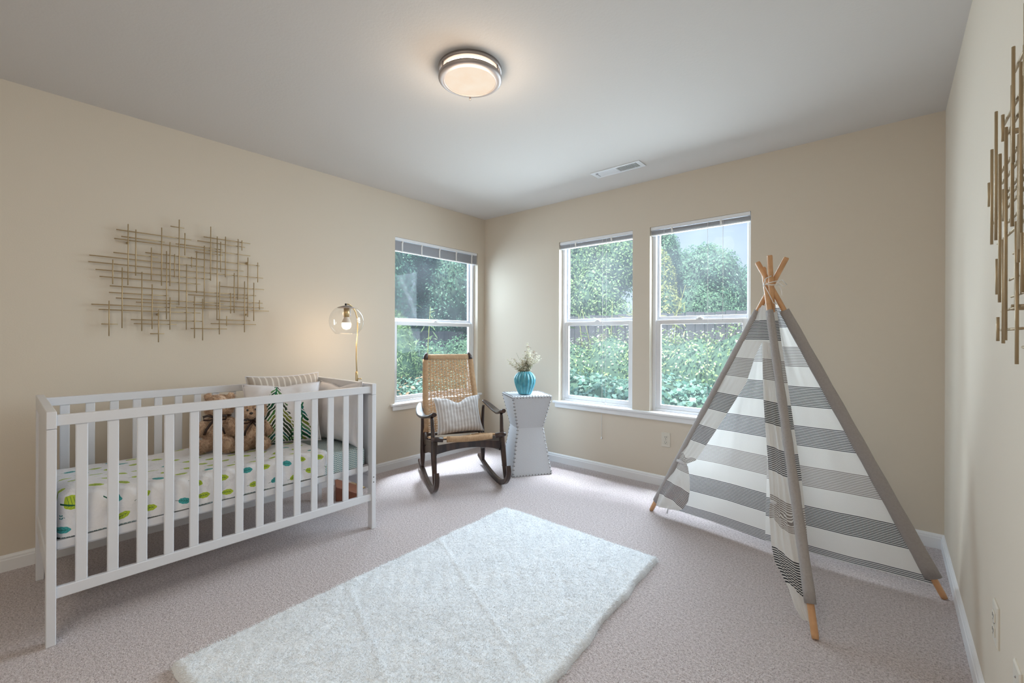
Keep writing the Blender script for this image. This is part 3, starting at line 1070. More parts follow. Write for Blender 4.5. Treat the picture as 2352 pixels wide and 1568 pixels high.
shrub('small_tree', 'yellow green tree touching the left edge of the round tree', 'tree',
      [(-4.35, 10.4, 2.5, 0.52, 0.5, 0.85), (-4.15, 10.3, 1.7, 0.5, 0.5, 0.9)],
      9000, 0.042, M['yellow_tree'], group='trees beyond the back fence', trunk=[(-4.2, 10.4, 0.07, 1.6)], seed=9)
shrub('pale_tree', 'hazy pale green tree filling the top of the narrow window by the vase', 'tree',
      [(-5.9, 9.2, 2.7, 0.95, 0.7, 1.3), (-5.2, 9.0, 2.0, 0.75, 0.6, 0.9), (-4.75, 9.3, 2.9, 0.55, 0.6, 0.8), (-5.4, 9.3, 3.6, 0.8, 0.6, 0.7), (-6.6, 9.4, 1.9, 0.9, 0.7, 1.4), (-4.9, 9.0, 1.3, 0.8, 0.5, 0.8)],
      24000, 0.050, M['pale_tree'], group='trees beyond the back fence', trunk=[(-5.6, 9.2, 0.1, 1.9)], seed=10)
shrub('pale_tree', 'grey green tree at the top right of the narrow window by the vase', 'tree',
      [(-4.75, 11.6, 3.4, 0.6, 0.6, 0.8), (-5.0, 11.7, 2.5, 0.55, 0.6, 0.9)], 8000, 0.05, M['round_tree'], group='trees beyond the back fence', trunk=[(-4.8, 11.6, 0.08, 2.2)], seed=21)


def cane_plant(label, spots, h, mat, seed, leafn=60, size=0.075):
    rs = np.random.default_rng(seed)
    x0, y0 = spots[0]
    root = tag(empty('bamboo', (x0, y0, -0.3)), label, 'bamboo')
    cen = []; nr = []
    for (x_, y_) in spots:
        lean = rs.normal(0, 0.10, 2)
        hh = h * rs.uniform(0.8, 1.05)
        pts = [Vector((x_ - x0 + lean[0] * s * s * 2, y_ - y0 + lean[1] * s * s * 2, hh * s)) for s in (0, 0.35, 0.7, 1)]
        tube_obj('cane', pts, [0.012, 0.010, 0.007, 0.003], M['yellow_tree'], root, 6)
        for _ in range(leafn):
            s = rs.uniform(0.25, 1.0)
            q = Vector((x_ - x0 + lean[0] * s * s * 2, y_ - y0 + lean[1] * s * s * 2, hh * s))
            d = rs.normal(0, 1, 3) * [1, 1, 0.4]; d /= np.linalg.norm(d)
            cen.append(np.array(q) + d * rs.uniform(0.03, 0.20)); nr.append(np.cross(d, [0, 0, 1]) + rs.normal(0, 0.6, 3) + [0, 0, 0.5])
    P_, k = leaf_polys(np.array(cen), np.array(nr), size, 'long', rs)
    f = poly_cloud('foliage', P_, k, mat, root); f['kind'] = 'stuff'
    return root


cane_plant('yellow green bamboo in front of the fence, at the left edge of the tent window', [(-2.95, 6.75), (-3.1, 6.85), (-2.8, 6.9), (-3.25, 6.75), (-2.6, 6.85)], 2.35, M['yellow_tree'], 3)
cane_plant('bamboo rising above the fence between the two right windows', [(-3.9, 6.85), (-4.1, 6.8), (-3.7, 6.9)], 2.1, M['pale_tree'], 5)

# side garden seen through the left window
shrub('ivy_bank', 'ivy covered bank below the window behind the rocking chair', 'ivy',
      [(-4.9, y, 0.05, 0.62, 0.5, 0.58) for y in np.arange(2.6, 5.6, 0.5)], 15000, 0.042, M['ivy'], 'ivy', seed=12, extra=[('dry_leaf', M['dry_leaf'], 420, 0.05, 'leaf', 0.2)])
shrub('leafy_shrub', 'bright green feathery shrub at the left edge of the window behind the chair', 'shrub',
      [(-5.35, 3.6, 0.65, 0.42, 0.42, 0.75), (-5.5, 3.75, 1.05, 0.3, 0.3, 0.5)], 7000, 0.032, M['pale_tree'], 'long', group='shrubs in the side garden', seed=13)
shrub('leafy_shrub', 'dark mounded shrub in front of the side fence behind the rocking chair', 'shrub',
      [(-6.6, 4.6, 0.45, 0.6, 0.6, 0.80), (-6.6, 5.4, 0.40, 0.6, 0.6, 0.72), (-6.6, 6.2, 0.4, 0.6, 0.6, 0.85), (-6.6, 3.7, 0.4, 0.5, 0.6, 0.8)], 12000, 0.042, M['round_tree'], group='shrubs in the side garden', seed=14)
shrub('dark_tree', 'tall dark tree at the left side of the window behind the chair', 'tree',
      [(-9.0, 5.6, 2.4, 1.0, 1.0, 1.5), (-9.2, 5.0, 1.2, 1.0, 1.1, 1.2), (-9.4, 6.5, 3.6, 1.0, 1.0, 1.1)], 17000, 0.055, M['dark_tree'], group='trees beyond the side fence', trunk=[(-9.1, 5.5, 0.14, 2.0)], seed=15)
shrub('dark_tree', 'tall dark tree at the right side of the window behind the chair', 'tree',
      [(-9.0, 7.9, 2.3, 1.1, 1.2, 1.5), (-9.3, 7.2, 1.2, 1.0, 1.1, 1.2), (-9.2, 8.6, 3.4, 1.0, 1.0, 1.0), (-9.2, 9.4, 1.8, 1.0, 1.1, 1.5)], 19000, 0.055, M['dark_tree'], group='trees beyond the side fence', trunk=[(-9.1, 8.0, 0.14, 2.0)], seed=16)
cane_plant('young broad leaved sapling in the middle of the window behind the chair', [(-5.6, 4.35), (-5.7, 4.5)], 1.95, M['pale_tree'], 8, leafn=70, size=0.07)

# ------------------------------------------------------------------ wall art
HB = [(0.426, 0.777, 1.771), (0.447, 0.644, 1.736), (0.417, 1.111, 1.719), (0.672, 0.741, 1.837), (0.698, 0.948, 1.735), (0.842, 1.111, 1.802), (0.809, 1.078, 1.772), (0.414, 0.612, 1.64), (0.554, 0.763, 1.66), (0.316, 0.843, 1.611), (0.312, 1.192, 1.575), (0.759, 1.169, 1.658), (0.798, 0.948, 1.7), (0.341, 0.877, 1.536), (0.876, 1.07, 1.61), (0.357, 0.826, 1.499), (0.399, 1.148, 1.451), (0.931, 1.198, 1.496), (0.396, 0.664, 1.414), (0.762, 1.095, 1.429), (0.425, 0.956, 1.385), (0.512, 0.71, 1.367), (0.325, 0.737, 1.344), (0.789, 0.984, 1.369), (0.931, 1.19, 1.401), (0.701, 1.231, 1.348), (0.354, 0.827, 1.317), (0.984, 1.196, 1.369), (0.365, 0.434, 1.237), (0.49, 0.839, 1.265), (0.503, 0.704, 1.242), (0.577, 0.644, 1.185), (0.914, 1.112, 1.278), (0.882, 1.148, 1.252), (0.775, 0.974, 1.219)]
VB = [(0.476, 1.461, 1.81), (0.51, 1.519, 1.785), (0.629, 1.472, 1.819), (0.714, 1.36, 1.884), (0.743, 1.67, 1.807), (0.669, 1.473, 1.739), (0.653, 1.272, 1.682), (0.581, 1.499, 1.692), (0.411, 1.461, 1.598), (0.451, 1.215, 1.559), (0.538, 1.2, 1.544), (0.585, 1.212, 1.476), (0.692, 1.529, 1.669), (0.752, 1.211, 1.616), (0.778, 1.599, 1.665), (0.804, 1.442, 1.704), (0.845, 1.343, 1.745), (0.879, 1.527, 1.873), (0.915, 1.28, 1.816), (0.935, 1.588, 1.785), (0.962, 1.558, 1.823), (1.035, 1.416, 1.82), (1.058, 1.747, 1.815), (1.013, 1.326, 1.591), (1.095, 1.303, 1.705), (1.156, 1.543, 1.679), (0.929, 1.183, 1.525), (1.075, 1.198, 1.541), (1.132, 1.276, 1.538), (0.993, 1.322, 1.456), (1.168, 1.356, 1.42), (0.396, 1.17, 1.367), (0.615, 1.134, 1.328), (0.67, 1.21, 1.405), (0.794, 1.158, 1.422), (0.837, 1.144, 1.408), (0.97, 1.24, 1.304)]


def wall_art(label, base, fn, HBars, VBars, mat, spots, sx=1.0, w=0.0028):
    """fn(along, off, z): point relative to base"""
    o = tag(empty('wall_sculpture', base), label, 'wall art')
    for a0, a1, z in HBars:
        tube_obj('horizontal_rod', [fn(a0, 0.026, z), fn(a1, 0.026, z)], w, mat, o, 6)
    for a, z0, z1 in VBars:
        tube_obj('vertical_rod', [fn(a, 0.026 + 2 * w, z0), fn(a, 0.026 + 2 * w, z1)], w * 1.05, mat, o, 6)
    for a, z in spots:
        tube_obj('wall_standoff', [fn(a, 0.0, z), fn(a, 0.024, z)], [0.0065, 0.0065], mat, o, 10)
    return o


bA = Vector((XA, 0.77, 1.51))
wall_art('gold rod lattice sculpture hanging on the left wall above the crib', bA,
         lambda a, d, z: (d, a - bA.y, z - bA.z), HB, VB, M['gold'], [(0.476, 1.705), (1.095, 1.67), (1.090, 1.318), (0.615, 1.30)])
VC = [(1.648, 1.509, 1.57), (1.608, 1.406, 1.642), (1.551, 1.407, 1.714), (1.535, 1.276, 1.36), (1.521, 1.166, 1.222), (1.501, 1.255, 1.597), (1.469, 1.615, 1.675), (1.456, 1.161, 1.392), (1.455, 1.433, 1.504), (1.431, 1.168, 1.633), (1.366, 1.404, 1.697), (1.358, 1.534, 1.772), (1.323, 1.233, 1.406), (1.317, 1.121, 1.323), (1.3, 1.321, 1.572), (1.286, 1.345, 1.706), (1.271, 1.26, 1.374), (1.254, 1.667, 1.724), (1.249, 1.499, 1.80), (1.24, 1.291, 1.43), (1.226, 1.177, 1.32),
      (1.19, 1.30, 1.70), (1.15, 1.42, 1.83), (1.10, 1.20, 1.50), (1.05, 1.35, 1.78), (1.0, 1.24, 1.60), (0.95, 1.45, 1.85), (0.90, 1.16, 1.44), (0.86, 1.38, 1.72), (0.81, 1.25, 1.55), (0.77, 1.40, 1.66)]
HC = [(1.22, 1.40, 1.735), (1.10, 1.52, 1.665), (0.95, 1.50, 1.630), (1.15, 1.56, 1.565), (0.98, 1.53, 1.535), (0.82, 1.50, 1.500), (1.05, 1.66, 1.465), (0.9, 1.46, 1.43), (1.1, 1.50, 1.485),
      (0.80, 1.58, 1.402), (1.0, 1.40, 1.352), (1.1, 1.44, 1.30), (0.9, 1.42, 1.262), (1.29, 1.53, 1.236), (1.31, 1.535, 1.192), (0.85, 1.3, 1.32), (1.2, 1.31, 1.155)]
bC = Vector((XC, 1.22, 1.46))
wall_art('gold rod lattice sculpture on the right wall, cut by the edge of the view', bC,
         lambda a, d, z: (-d * 1.25, a - bC.y, z - bC.z), HC, VC, M['gold2'], [(1.46, 1.63), (1.44, 1.24), (0.9, 1.5)], w=0.0028)

# ------------------------------------------------------------------ crib
XO, XI = -2.390, -3.130           # outer faces front / back
Y0, Y1 = 0.113, 1.505
cr = tag(empty('crib', ((XO + XI) / 2, (Y0 + Y1) / 2, 0)), 'white slatted wooden crib standing along the left wall', 'crib')
co = Vector(cr.location)
def cbox(name, x0, x1, y0, y1, z0, z1, mat=None, parent=None, bevel=0.0025):
    return boxes(name, [(x0 - co.x, x1 - co.x, y0 - co.y, y1 - co.y, z0, z1)], mat or M['crib'], parent or cr, bevel)
PW_, PD = 0.028, 0.046
for ya in (Y0, Y1 - PW_):
    cbox('leg', XO - PD, XO, ya, ya + PW_, 0, 0.817)
    cbox('leg', XI, XI + PD, ya, ya + PW_, 0, 0.817)
    cbox('end_rail', XI, XO, ya, ya + PW_, 0.8185, 0.884)
    cbox('end_panel', XI + PD - 0.004, XO - PD + 0.004, ya + 0.008, ya + 0.020, 0.30, 0.822)
    cbox('lower_end_rail', XI + PD - 0.004, XO - PD + 0.004, ya + 0.003, ya + 0.025, 0.237, 0.315)
for side, (x0, x1) in {'front': (XO - 0.030, XO - 0.008), 'back': (XI + 0.008, XI + 0.030)}.items():
    cbox('top_rail', x0, x1, Y0 + PW_ - 0.001, Y1 - PW_ + 0.001, 0.828, 0.869)
    cbox('bottom_rail', x0, x1, Y0 + PW_ - 0.001, Y1 - PW_ + 0.001, 0.172, 0.214)
    xm = (x0 + x1) / 2
    for i in range(14):
        yc = 0.2105 + 0.0921 * i
        cbox('slat', xm - 0.006, xm + 0.006, yc - 0.0178, yc + 0.0178, 0.213, 0.829, bevel=0.0035)
cbox('mattress_support', XI + 0.045, XO - 0.045, Y0 + PW_ + 0.004, Y1 - PW_ - 0.004, 0.342, 0.352, M['crib'])
for x0 in (XI + 0.034, XO - 0.058):
    cbox('support_rail', x0, x0 + 0.024, Y0 + PW_ + 0.002, Y1 - PW_ - 0.002, 0.350, 0.382)
for y_ in (Y1 - 0.020,):
    for z_ in (0.285, 0.315):
        bm = bmesh.new(); bmesh.ops.create_uvsphere(bm, u_segments=8, v_segments=6, radius=0.0035, matrix=Matrix.Translation((XO - co.x, y_ + 0.004 - co.y, z_)))
        obj('screw', bm, M['black'], cr)
bm = bmesh.new(); box(bm, XO - 0.050 - co.x, XO - 0.036 - co.x, Y1 - 0.065 - co.y, Y1 - 0.030 - co.y, 0.382, 0.392)
obj('corner_bracket', bm, M['nickel'], cr, bevel=0.002)
tube_obj('corner_bracket', [(XO - 0.046 - co.x, 0.205 - co.y, 0.343), (XO - 0.046 - co.x, 0.200 - co.y, 0.330), (XO - 0.046 - co.x, 0.218 - co.y, 0.328), (XO - 0.046 - co.x, 0.214 - co.y, 0.343)], 0.002, M['nickel'], cr, 6)


def cushion_slab(name, x0, x1, y0, y1, z0, z1, r, mat, nseg=60, bump=0.0, seed=0, skirt=False, zfn=None, over=0.0):
    """rounded slab; uv in metres measured over the top and down the sides"""
    # cross section along x (front to back), swept in y with rounded ends
    prof = []
    hh = z1 - z0
    steps = 7
    for k in range(5):
        prof.append((x1, z0 + (hh - r) * k / 4))
    for k in range(1, steps + 1):
        a = k / steps * math.pi / 2
        prof.append((x1 - r + r * math.cos(a), z1 - r + r * math.sin(a)))
    nx_ = 26
    for k in range(1, nx_):
        prof.append((x1 - r + (x0 + r - x1 + r) * k / nx_, z1))
    for k in range(steps + 1):
        a = math.pi / 2 + k / steps * math.pi / 2
        prof.append((x0 + r + r * math.cos(a), z1 - r + r * math.sin(a)))
    for k in range(1, 5):
        prof.append((x0, z1 - r - (hh - r) * k / 4))
    prof = np.array(prof)
    dl = np.concatenate([[0], np.cumsum(np.hypot(*np.diff(prof, axis=0).T))])
    ysamp = np.concatenate([y0 + r * (1 - np.cos(np.linspace(0, np.pi / 2, 6)[:-1])), np.linspace(y0 + r, y1 - r, nseg), y1 - r + r * np.sin(np.linspace(0, np.pi / 2, 6)[1:])])
    inset = np.concatenate([r * (1 - np.sin(np.linspace(0, np.pi / 2, 6)[:-1])), np.zeros(nseg), r * (1 - np.cos(np.linspace(0, np.pi / 2, 6)[1:]))])
    P = np.zeros((len(ysamp), len(prof), 3)); UVs = np.zeros((len(ysamp), len(prof), 2))
    for i, (yy, ins) in enumerate(zip(ysamp, inset)):
        P[i, :, 0] = prof[:, 0] + np.clip((x0 + x1) / 2 - prof[:, 0], -ins, ins)
        P[i, :, 1] = yy
        P[i, :, 2] = np.minimum(prof[:, 1], z1 - ins)
        UVs[i, :, 0] = yy
        UVs[i, :, 1] = dl
    if zfn is not None:
        P = zfn(P, dl)
    # end caps drop to z0
    A, B = P[0].copy(), P[-1].copy()
    A[:, 2] = z0; B[:, 2] = z0
    P = np.concatenate([A[None], P, B[None]], 0)
    ua, ub = UVs[0].copy(), UVs[-1].copy(); ua[:, 0] -= hh; ub[:, 0] += hh
    UVs = np.concatenate([ua[None], UVs, ub[None]], 0)
    return P, UVs


base_m = Vector(((XO + XI) / 2, 0.81, 0.3835))
P, UVs = cushion_slab('m', XI + 0.062, XO - 0.046, Y0 + 0.034, Y1 - 0.040, 0.3835, 0.497, 0.028, None)
P -= np.array(base_m)
mt = grid_mesh('crib_mattress', P, M['chevron'], None, UVs)
mt.location = base_m
tag(mt, 'crib mattress in a teal and white chevron fitted sheet', 'mattress')
def qz(P, dl):
    x, y = P[..., 0], P[..., 1]
    top = P[..., 2] > 0.505
    n_ = smooth_noise(x, y, 21, 4, 2.1)
    n2_ = smooth_noise(x * 1.0, y, 22, 3, 8)
    P = P.copy()
    hump = 0.040 * np.exp(-(((x + 2.56) / 0.16) ** 2 + ((y - 0.22) / 0.22) ** 2))
    P[..., 2] += np.where(top, 0.006 * n_ + 0.0025 * n2_ + hump, 0)
    side = P[..., 2] <= 0.505
    P[..., 0] += np.where(side & (x > -2.6), 0.004 * smooth_noise(y, P[..., 2], 23, 3, 6), 0)
    low = P[..., 2] < 0.40
    P[..., 2] += np.where(low & (x > -2.6), 0.0035 * np.abs(smooth_noise(y, y * 0, 24, 3, 3)), 0)
    return P
base_q = Vector(((XO + XI) / 2, 0.67, 0.39))
P, UVs = cushion_slab('q', XI + 0.056, XO - 0.0385, Y0 + 0.0305, 1.235, 0.3865, 0.527, 0.042, None, nseg=150, zfn=qz)
qt = grid_mesh('crib_quilt', P - np.array(base_q), M['quilt'], None, UVs)
qt.location = base_q
tag(qt, 'puffy white quilt printed with lime and teal leaves draped over the crib mattress', 'quilt')


def pillow_mesh(w, h, th, seed, n=34, ear=0.07, dent=0.0, wr=0.004):
    """local: x width centred, z height from 0, y thickness (front at -y)"""
    a = np.linspace(-1, 1, n)
    A, B = np.meshgrid(a, a)
    r_ = 1 - ear * (1 - np.abs(B) ** 2.2) * np.abs(A) ** 4
    s_ = 1 - ear * (1 - np.abs(A) ** 2.2) * np.abs(B) ** 4
    X_ = A * w / 2 * r_
    Z_ = h / 2 + B * h / 2 * s_
    body = np.clip((1 - A ** 4) * (1 - B ** 4), 0, 1) ** 0.62
    n_ = smooth_noise(A, B, seed, 4, 0.8)
    Yf = -th / 2 * body * (1 + 0.10 * n_) - wr * smooth_noise(A, B, seed + 1, 4, 2.2) * body
    Yb = th / 2 * body
    if dent:
        dd = dent * np.exp(-((A / 0.30) ** 2)) * np.clip((B + 0.1) / 1.1, 0, 1) ** 2
        Z_ = Z_ - dd
    F_ = np.stack([X_, Yf, Z_], -1); Bk = np.stack([X_, Yb, Z_], -1)
    UV_ = np.stack([(A + 1) / 2, (B + 1) / 2], -1)
    return F_, Bk, UV_


def pillow(name, label, w, h, th, mat, loc, rz, tilt, seed, roll=0.0, dent=0.0, group=None, piping=None, back=None, ear=0.07):
    F_, Bk, UV_ = pillow_mesh(w, h, th, seed, dent=dent, ear=ear)
    n = F_.shape[0]
    me = bpy.data.meshes.new(name)
    idx = np.arange(n * n).reshape(n, n)
    f1 = np.stack([idx[:-1, :-1], idx[:-1, 1:], idx[1:, 1:], idx[1:, :-1]], -1).reshape(-1, 4)
    verts = np.concatenate([F_.reshape(-1, 3), Bk.reshape(-1, 3)])
    f2 = f1[:, ::-1] + n * n
    me.from_pydata(verts.tolist(), [], np.concatenate([f1, f2]).tolist())
    l = me.uv_layers.new(name='UVMap')
    uvv = np.concatenate([UV_.reshape(-1, 2), UV_.reshape(-1, 2)])
    l.data.foreach_set('uv', uvv[np.concatenate([f1, f2]).reshape(-1)].astype(np.float32).ravel())
    bm = bmesh.new(); bm.from_mesh(me); bmesh.ops.remove_doubles(bm, verts=bm.verts, dist=1e-5); bm.to_mesh(me); bm.free()
    me.polygons.foreach_set('use_smooth', [True] * len(me.polygons))
    o = link_mesh(name, me, mat)
    o.location = loc
    o.rotation_euler = (Matrix.Rotation(rz, 3, 'Z') @ Matrix.Rotation(tilt, 3, 'X') @ Matrix.Rotation(roll, 3, 'Y')).to_euler()
    tag(o, label, 'pillow', group)
    rim = [Vector(F_[0, i]) for i in range(n)] + [Vector(F_[i, -1]) for i in range(1, n)] + [Vector(F_[-1, i]) for i in range(n - 2, -1, -1)] + [Vector(F_[i, 0]) for i in range(n - 2, 0, -1)]
    if piping:
        tube_obj('piping', rim + [rim[0]], 0.003, piping, o, 6)
    return o


# pillow local front is -y; rz turns -y towards the room
pillow('throw_pillow', 'taupe and white ticking striped pillow leaning on the crib back', 0.46, 0.42, 0.12, M['ticking2'], (-2.985, 1.225, 0.505), R(90), R(-8), 31, roll=R(0), piping=M['white_cloth'])
pillow('throw_pillow', 'plain white cotton pillow leaning on the far end panel of the crib', 0.53, 0.385, 0.12, M['white_cloth'], (-2.69, 1.395, 0.499), R(0), R(-7), 33, roll=R(-3), dent=0.02, piping=M['white_cloth'], ear=0.10)
pillow('throw_pillow', 'white pillow printed with green watercolour fir trees in the crib', 0.42, 0.365, 0.13, M['fir'], (-2.745, 1.10, 0.532), R(70), R(-16), 35, dent=0.012, piping=M['white_cloth'])


# ------------------------------------------------------------------ teddy bears
def blob(name, ells, voxel, mat, parent=None, subdiv_noise=0.0, seed=1):
    """smooth union of ellipsoids: one continuous skin"""
    bm = bmesh.new()
    for (c, r_, rot) in ells:
        mt_ = Matrix.Translation(c) @ (rot.to_4x4() if rot is not None else Matrix.Identity(4)) @ Matrix.Diagonal((*r_, 1))
        bmesh.ops.create_icosphere(bm, subdivisions=3, radius=1.0, matrix=mt_)
    me = bpy.data.meshes.new(name + '_tmp'); bm.to_mesh(me); bm.free()
    tmp = bpy.data.objects.new(name + '_tmp', me); COL.objects.link(tmp)
    md = tmp.modifiers.new('r', 'REMESH'); md.mode = 'VOXEL'; md.voxel_size = voxel; md.use_smooth_shade = True
    sm = tmp.modifiers.new('s', 'SMOOTH'); sm.iterations = 4; sm.factor = 0.6
    dg = bpy.context.evaluated_depsgraph_get()
    ev = tmp.evaluated_get(dg)
    me2 = bpy.data.meshes.new_from_object(ev)
    me2.name = name
    bpy.data.objects.remove(tmp); bpy.data.meshes.remove(me)
    me2.materials.clear()
    o = link_mesh(name, me2, mat, parent)
    return o


def fur_on(o, n, ln, mat, seed, parent):
    rs = np.random.default_rng(seed)
    me = o.data
    me.calc_loop_triangles()
    nt_ = len(me.loop_triangles)
    tri = np.zeros(nt_ * 3, np.int32); me.loop_triangles.foreach_get('vertices', tri); tri = tri.reshape(-1, 3)
    co_ = np.zeros(len(me.vertices) * 3, np.float32); me.vertices.foreach_get('co', co_); co_ = co_.reshape(-1, 3)
    a, b, c_ = co_[tri[:, 0]], co_[tri[:, 1]], co_[tri[:, 2]]
    cr_ = np.cross(b - a, c_ - a); ar = np.linalg.norm(cr_, axis=1)
    k = rs.choice(nt_, n, p=ar / ar.sum())
    u_, v_2 = rs.random(n), rs.random(n); fl = u_ + v_2 > 1; u_[fl], v_2[fl] = 1 - u_[fl], 1 - v_2[fl]
    p = a[k] + (b - a)[k] * u_[:, None] + (c_ - a)[k] * v_2[:, None]
    nn = cr_[k] / ar[k][:, None]
    cl_ = smooth_noise(p[:, 0] + p[:, 1], p[:, 2], seed, 3, 9)
    bend = np.stack([np.cos(cl_ * 3), np.sin(cl_ * 3), -0.8 + 0 * cl_], -1) * 0.75
    tip = p + (nn + bend + rs.normal(0, 0.25, (n, 3))) * (ln * rs.uniform(0.6, 1.2, n))[:, None]
    sd = np.cross(nn, rs.normal(0, 1, (n, 3))); sd /= np.linalg.norm(sd, axis=1, keepdims=True)
    f = poly_cloud('fur', np.stack([p - sd * 0.0010, p + sd * 0.0010, tip], 1), 3, mat, parent)
    f['kind'] = 'stuff'


def teddy(label, loc, rz, s, lean, seed, arm_up=0.0):
    t_ = tag(empty('teddy_bear', loc, rz), label, 'stuffed animal', 'teddy bears sitting in the crib')
    t_.rotation_euler = (Matrix.Rotation(rz, 3, 'Z') @ Matrix.Rotation(lean, 3, 'Y')).to_euler()
    V3 = lambda x, y, z: Vector((x * s, y * s, z * s))
    rr = lambda x, y, z: (x * s, y * s, z * s)
    E_ = lambda x, y, z: Matrix.Rotation(x, 3, 'X') @ Matrix.Rotation(y, 3, 'Y') @ Matrix.Rotation(z, 3, 'Z')
    body = [(V3(0, 0, 0.085), rr(0.085, 0.075, 0.085), None), (V3(0, 0.005, 0.15), rr(0.068, 0.060, 0.075), None),
            (V3(0, 0.0, 0.275), rr(0.080, 0.072, 0.072), None),            # head
            (V3(0, -0.055, 0.258), rr(0.040, 0.035, 0.030), None),          # muzzle
            (V3(-0.062, 0.008, 0.335), rr(0.024, 0.014, 0.026), None), (V3(0.062, 0.008, 0.335), rr(0.024, 0.014, 0.026), None),
            (V3(-0.060, -0.075, 0.040), rr(0.036, 0.085, 0.036), E_(0, 0, R(-18))), (V3(0.060, -0.075, 0.040), rr(0.036, 0.085, 0.036), E_(0, 0, R(18))),
            (V3(-0.082, -0.140, 0.050), rr(0.035, 0.026, 0.046), None), (V3(0.082, -0.140, 0.050), rr(0.035, 0.026, 0.046), None),
            (V3(-0.083, -0.030, 0.145 + arm_up), rr(0.028, 0.032, 0.066), E_(R(-28), R(22), 0)), (V3(0.083, -0.030, 0.145), rr(0.028, 0.032, 0.066), E_(R(-28), R(-22), 0))]
    b = blob('body', body, 0.0085 * s, M['plush'], t_)
    fur_on(b, 26000, 0.0085, M['plush'], seed, b)
    for sx in (-1, 1):
        e = blob('ear_lining', [(V3(sx * 0.062, -0.008, 0.334), rr(0.016, 0.006, 0.018), None)], 0.004 * s, M['plush_pale'], t_)
        bm = bmesh.new(); bmesh.ops.create_uvsphere(bm, u_segments=12, v_segments=8, radius=0.0075 * s, matrix=Matrix.Translation(V3(sx * 0.028, -0.072, 0.292)))
        obj('eye', bm, M['black'], t_, smooth=True)
        blob('paw_pad', [(V3(sx * 0.084, -0.163, 0.052), rr(0.022, 0.006, 0.030), None)], 0.004 * s, M['plush_pale'], t_)
    blob('nose', [(V3(0, -0.090, 0.268), rr(0.014, 0.008, 0.010), None)], 0.003 * s, M['nose'], t_)
    # ribbon round the neck with a bow
    ring = [V3(0.066 * math.cos(a), 0.060 * math.sin(a), 0.212 - 0.008 * math.sin(a)) for a in np.linspace(0, 2 * math.pi, 25)]
    rb = tube_obj('neck_ribbon', ring, 0.0065 * s, M['ribbon'], t_, 8, flat=0.4)
    for sx in (-1, 1):
        loop = [V3(0, -0.072, 0.205), V3(sx * 0.030, -0.088, 0.228), V3(sx * 0.062, -0.090, 0.220), V3(sx * 0.060, -0.090, 0.200), V3(sx * 0.028, -0.084, 0.196), V3(0, -0.074, 0.205)]
        tube_obj('bow_loop', loop, 0.008 * s, M['ribbon'], rb, 8, flat=0.3)
        tail = [V3(0, -0.074, 0.204), V3(sx * 0.020, -0.088, 0.180), V3(sx * 0.045, -0.096, 0.140), V3(sx * 0.055, -0.094, 0.108)]
        tube_obj('bow_tail', tail, 0.008 * s, M['ribbon'], rb, 8, flat=0.3)
    return t_


teddy('tan plush bear with a brown bow, the left one, its head above the crib rail', (-2.900, 0.815, 0.533), R(60), 0.88, 0.0, 5)
teddy('tan plush bear slumped against the fir tree pillow, its head below the crib rail', (-2.790, 0.975, 0.533), R(58), 0.76, R(-4), 9)

# ------------------------------------------------------------------ block under the crib
bm = bmesh.new()
pb = [(-0.0, 0.0, 0), (0.09, 0.15, 0), (-0.10, 0.24, 0), (-0.19, 0.09, 0)]
tb = [(-0.0, 0.0, 0.105), (0.09, 0.15, 0.032), (-0.10, 0.24, 0.032), (-0.19, 0.09, 0.105)]
A = [bm.verts.new(p) for p in pb]; B = [bm.verts.new(p) for p in tb]
bm.faces.new(A[::-1]); bm.faces.new(B)
for i in range(4):
    bm.faces.new((A[i], A[(i + 1) % 4], B[(i + 1) % 4], B[i]))
wb_ = obj('wooden_wedge', bm, M['redwood'], None, bevel=0.004)
wb_.location = (-2.98, 1.555, 0)
tag(wb_, 'low red brown wooden wedge on the carpet beneath the lamp, seen under the crib', 'block')

# ------------------------------------------------------------------ lamp behind the crib
lp = tag(empty('reading_lamp', (-3.007, 1.729, 0)), 'slim brass lamp with a clear glass globe behind the far end of the crib', 'lamp')
lathe_obj('base', [(0, 0), (0.085, 0), (0.088, 0.006), (0.085, 0.012), (0.012, 0.016), (0, 0.016)], M['brass'], lp, 32, (-0.16, 0.10, 0))
tube_obj('pole', [(-0.16, 0.10, 0.01), (-0.10, 0.06, 0.25), (-0.012, 0.008, 0.62), (0, 0, 0.84), (0, 0, 0.90)], 0.0075, M['brass'], lp, 10)
jt = lathe_obj('joint', [(0, 0.835), (0.0095, 0.835), (0.0100, 0.905), (0.0070, 0.912), (0, 0.912)], M['brass'], lp, 16)
tube_obj('joint_knob', [(0.006, 0.008, 0.858), (0.018, 0.030, 0.858)], [0.004, 0.0055], M['brass'], jt, 8)
globec = Vector((0.024, -0.096, 1.283))
tube_obj('stem', [(0, 0, 0.90), (-0.001, -0.003, 1.0), (-0.001, -0.002, 1.12), (0.001, 0.004, 1.18), (0.001, 0.006, 1.24), (0.003, 0.003, 1.30), (0.006, -0.014, 1.352), (0.012, -0.042, 1.390), (0.018, -0.072, 1.406), (0.023, -0.094, 1.406)], 0.0050, M['brass'], lp, 10)
cap_ = lathe_obj('shade_cap', [(0, 0.112), (0.020, 0.112), (0.058, 0.100), (0.063, 0.095), (0.058, 0.094), (0, 0.098)], M['nickel'], lp, 32, globec)
bm = bmesh.new(); bmesh.ops.create_uvsphere(bm, u_segments=12, v_segments=8, radius=0.008, matrix=Matrix.Translation(globec + Vector((-0.003, -0.004, 0.121))))
obj('finial', bm, M['black'], cap_, smooth=True)
sk = lathe_obj('socket', [(0, 0.094), (0.019, 0.094), (0.019, 0.030), (0.0, 0.030)], M['brass'], lp, 24, globec)
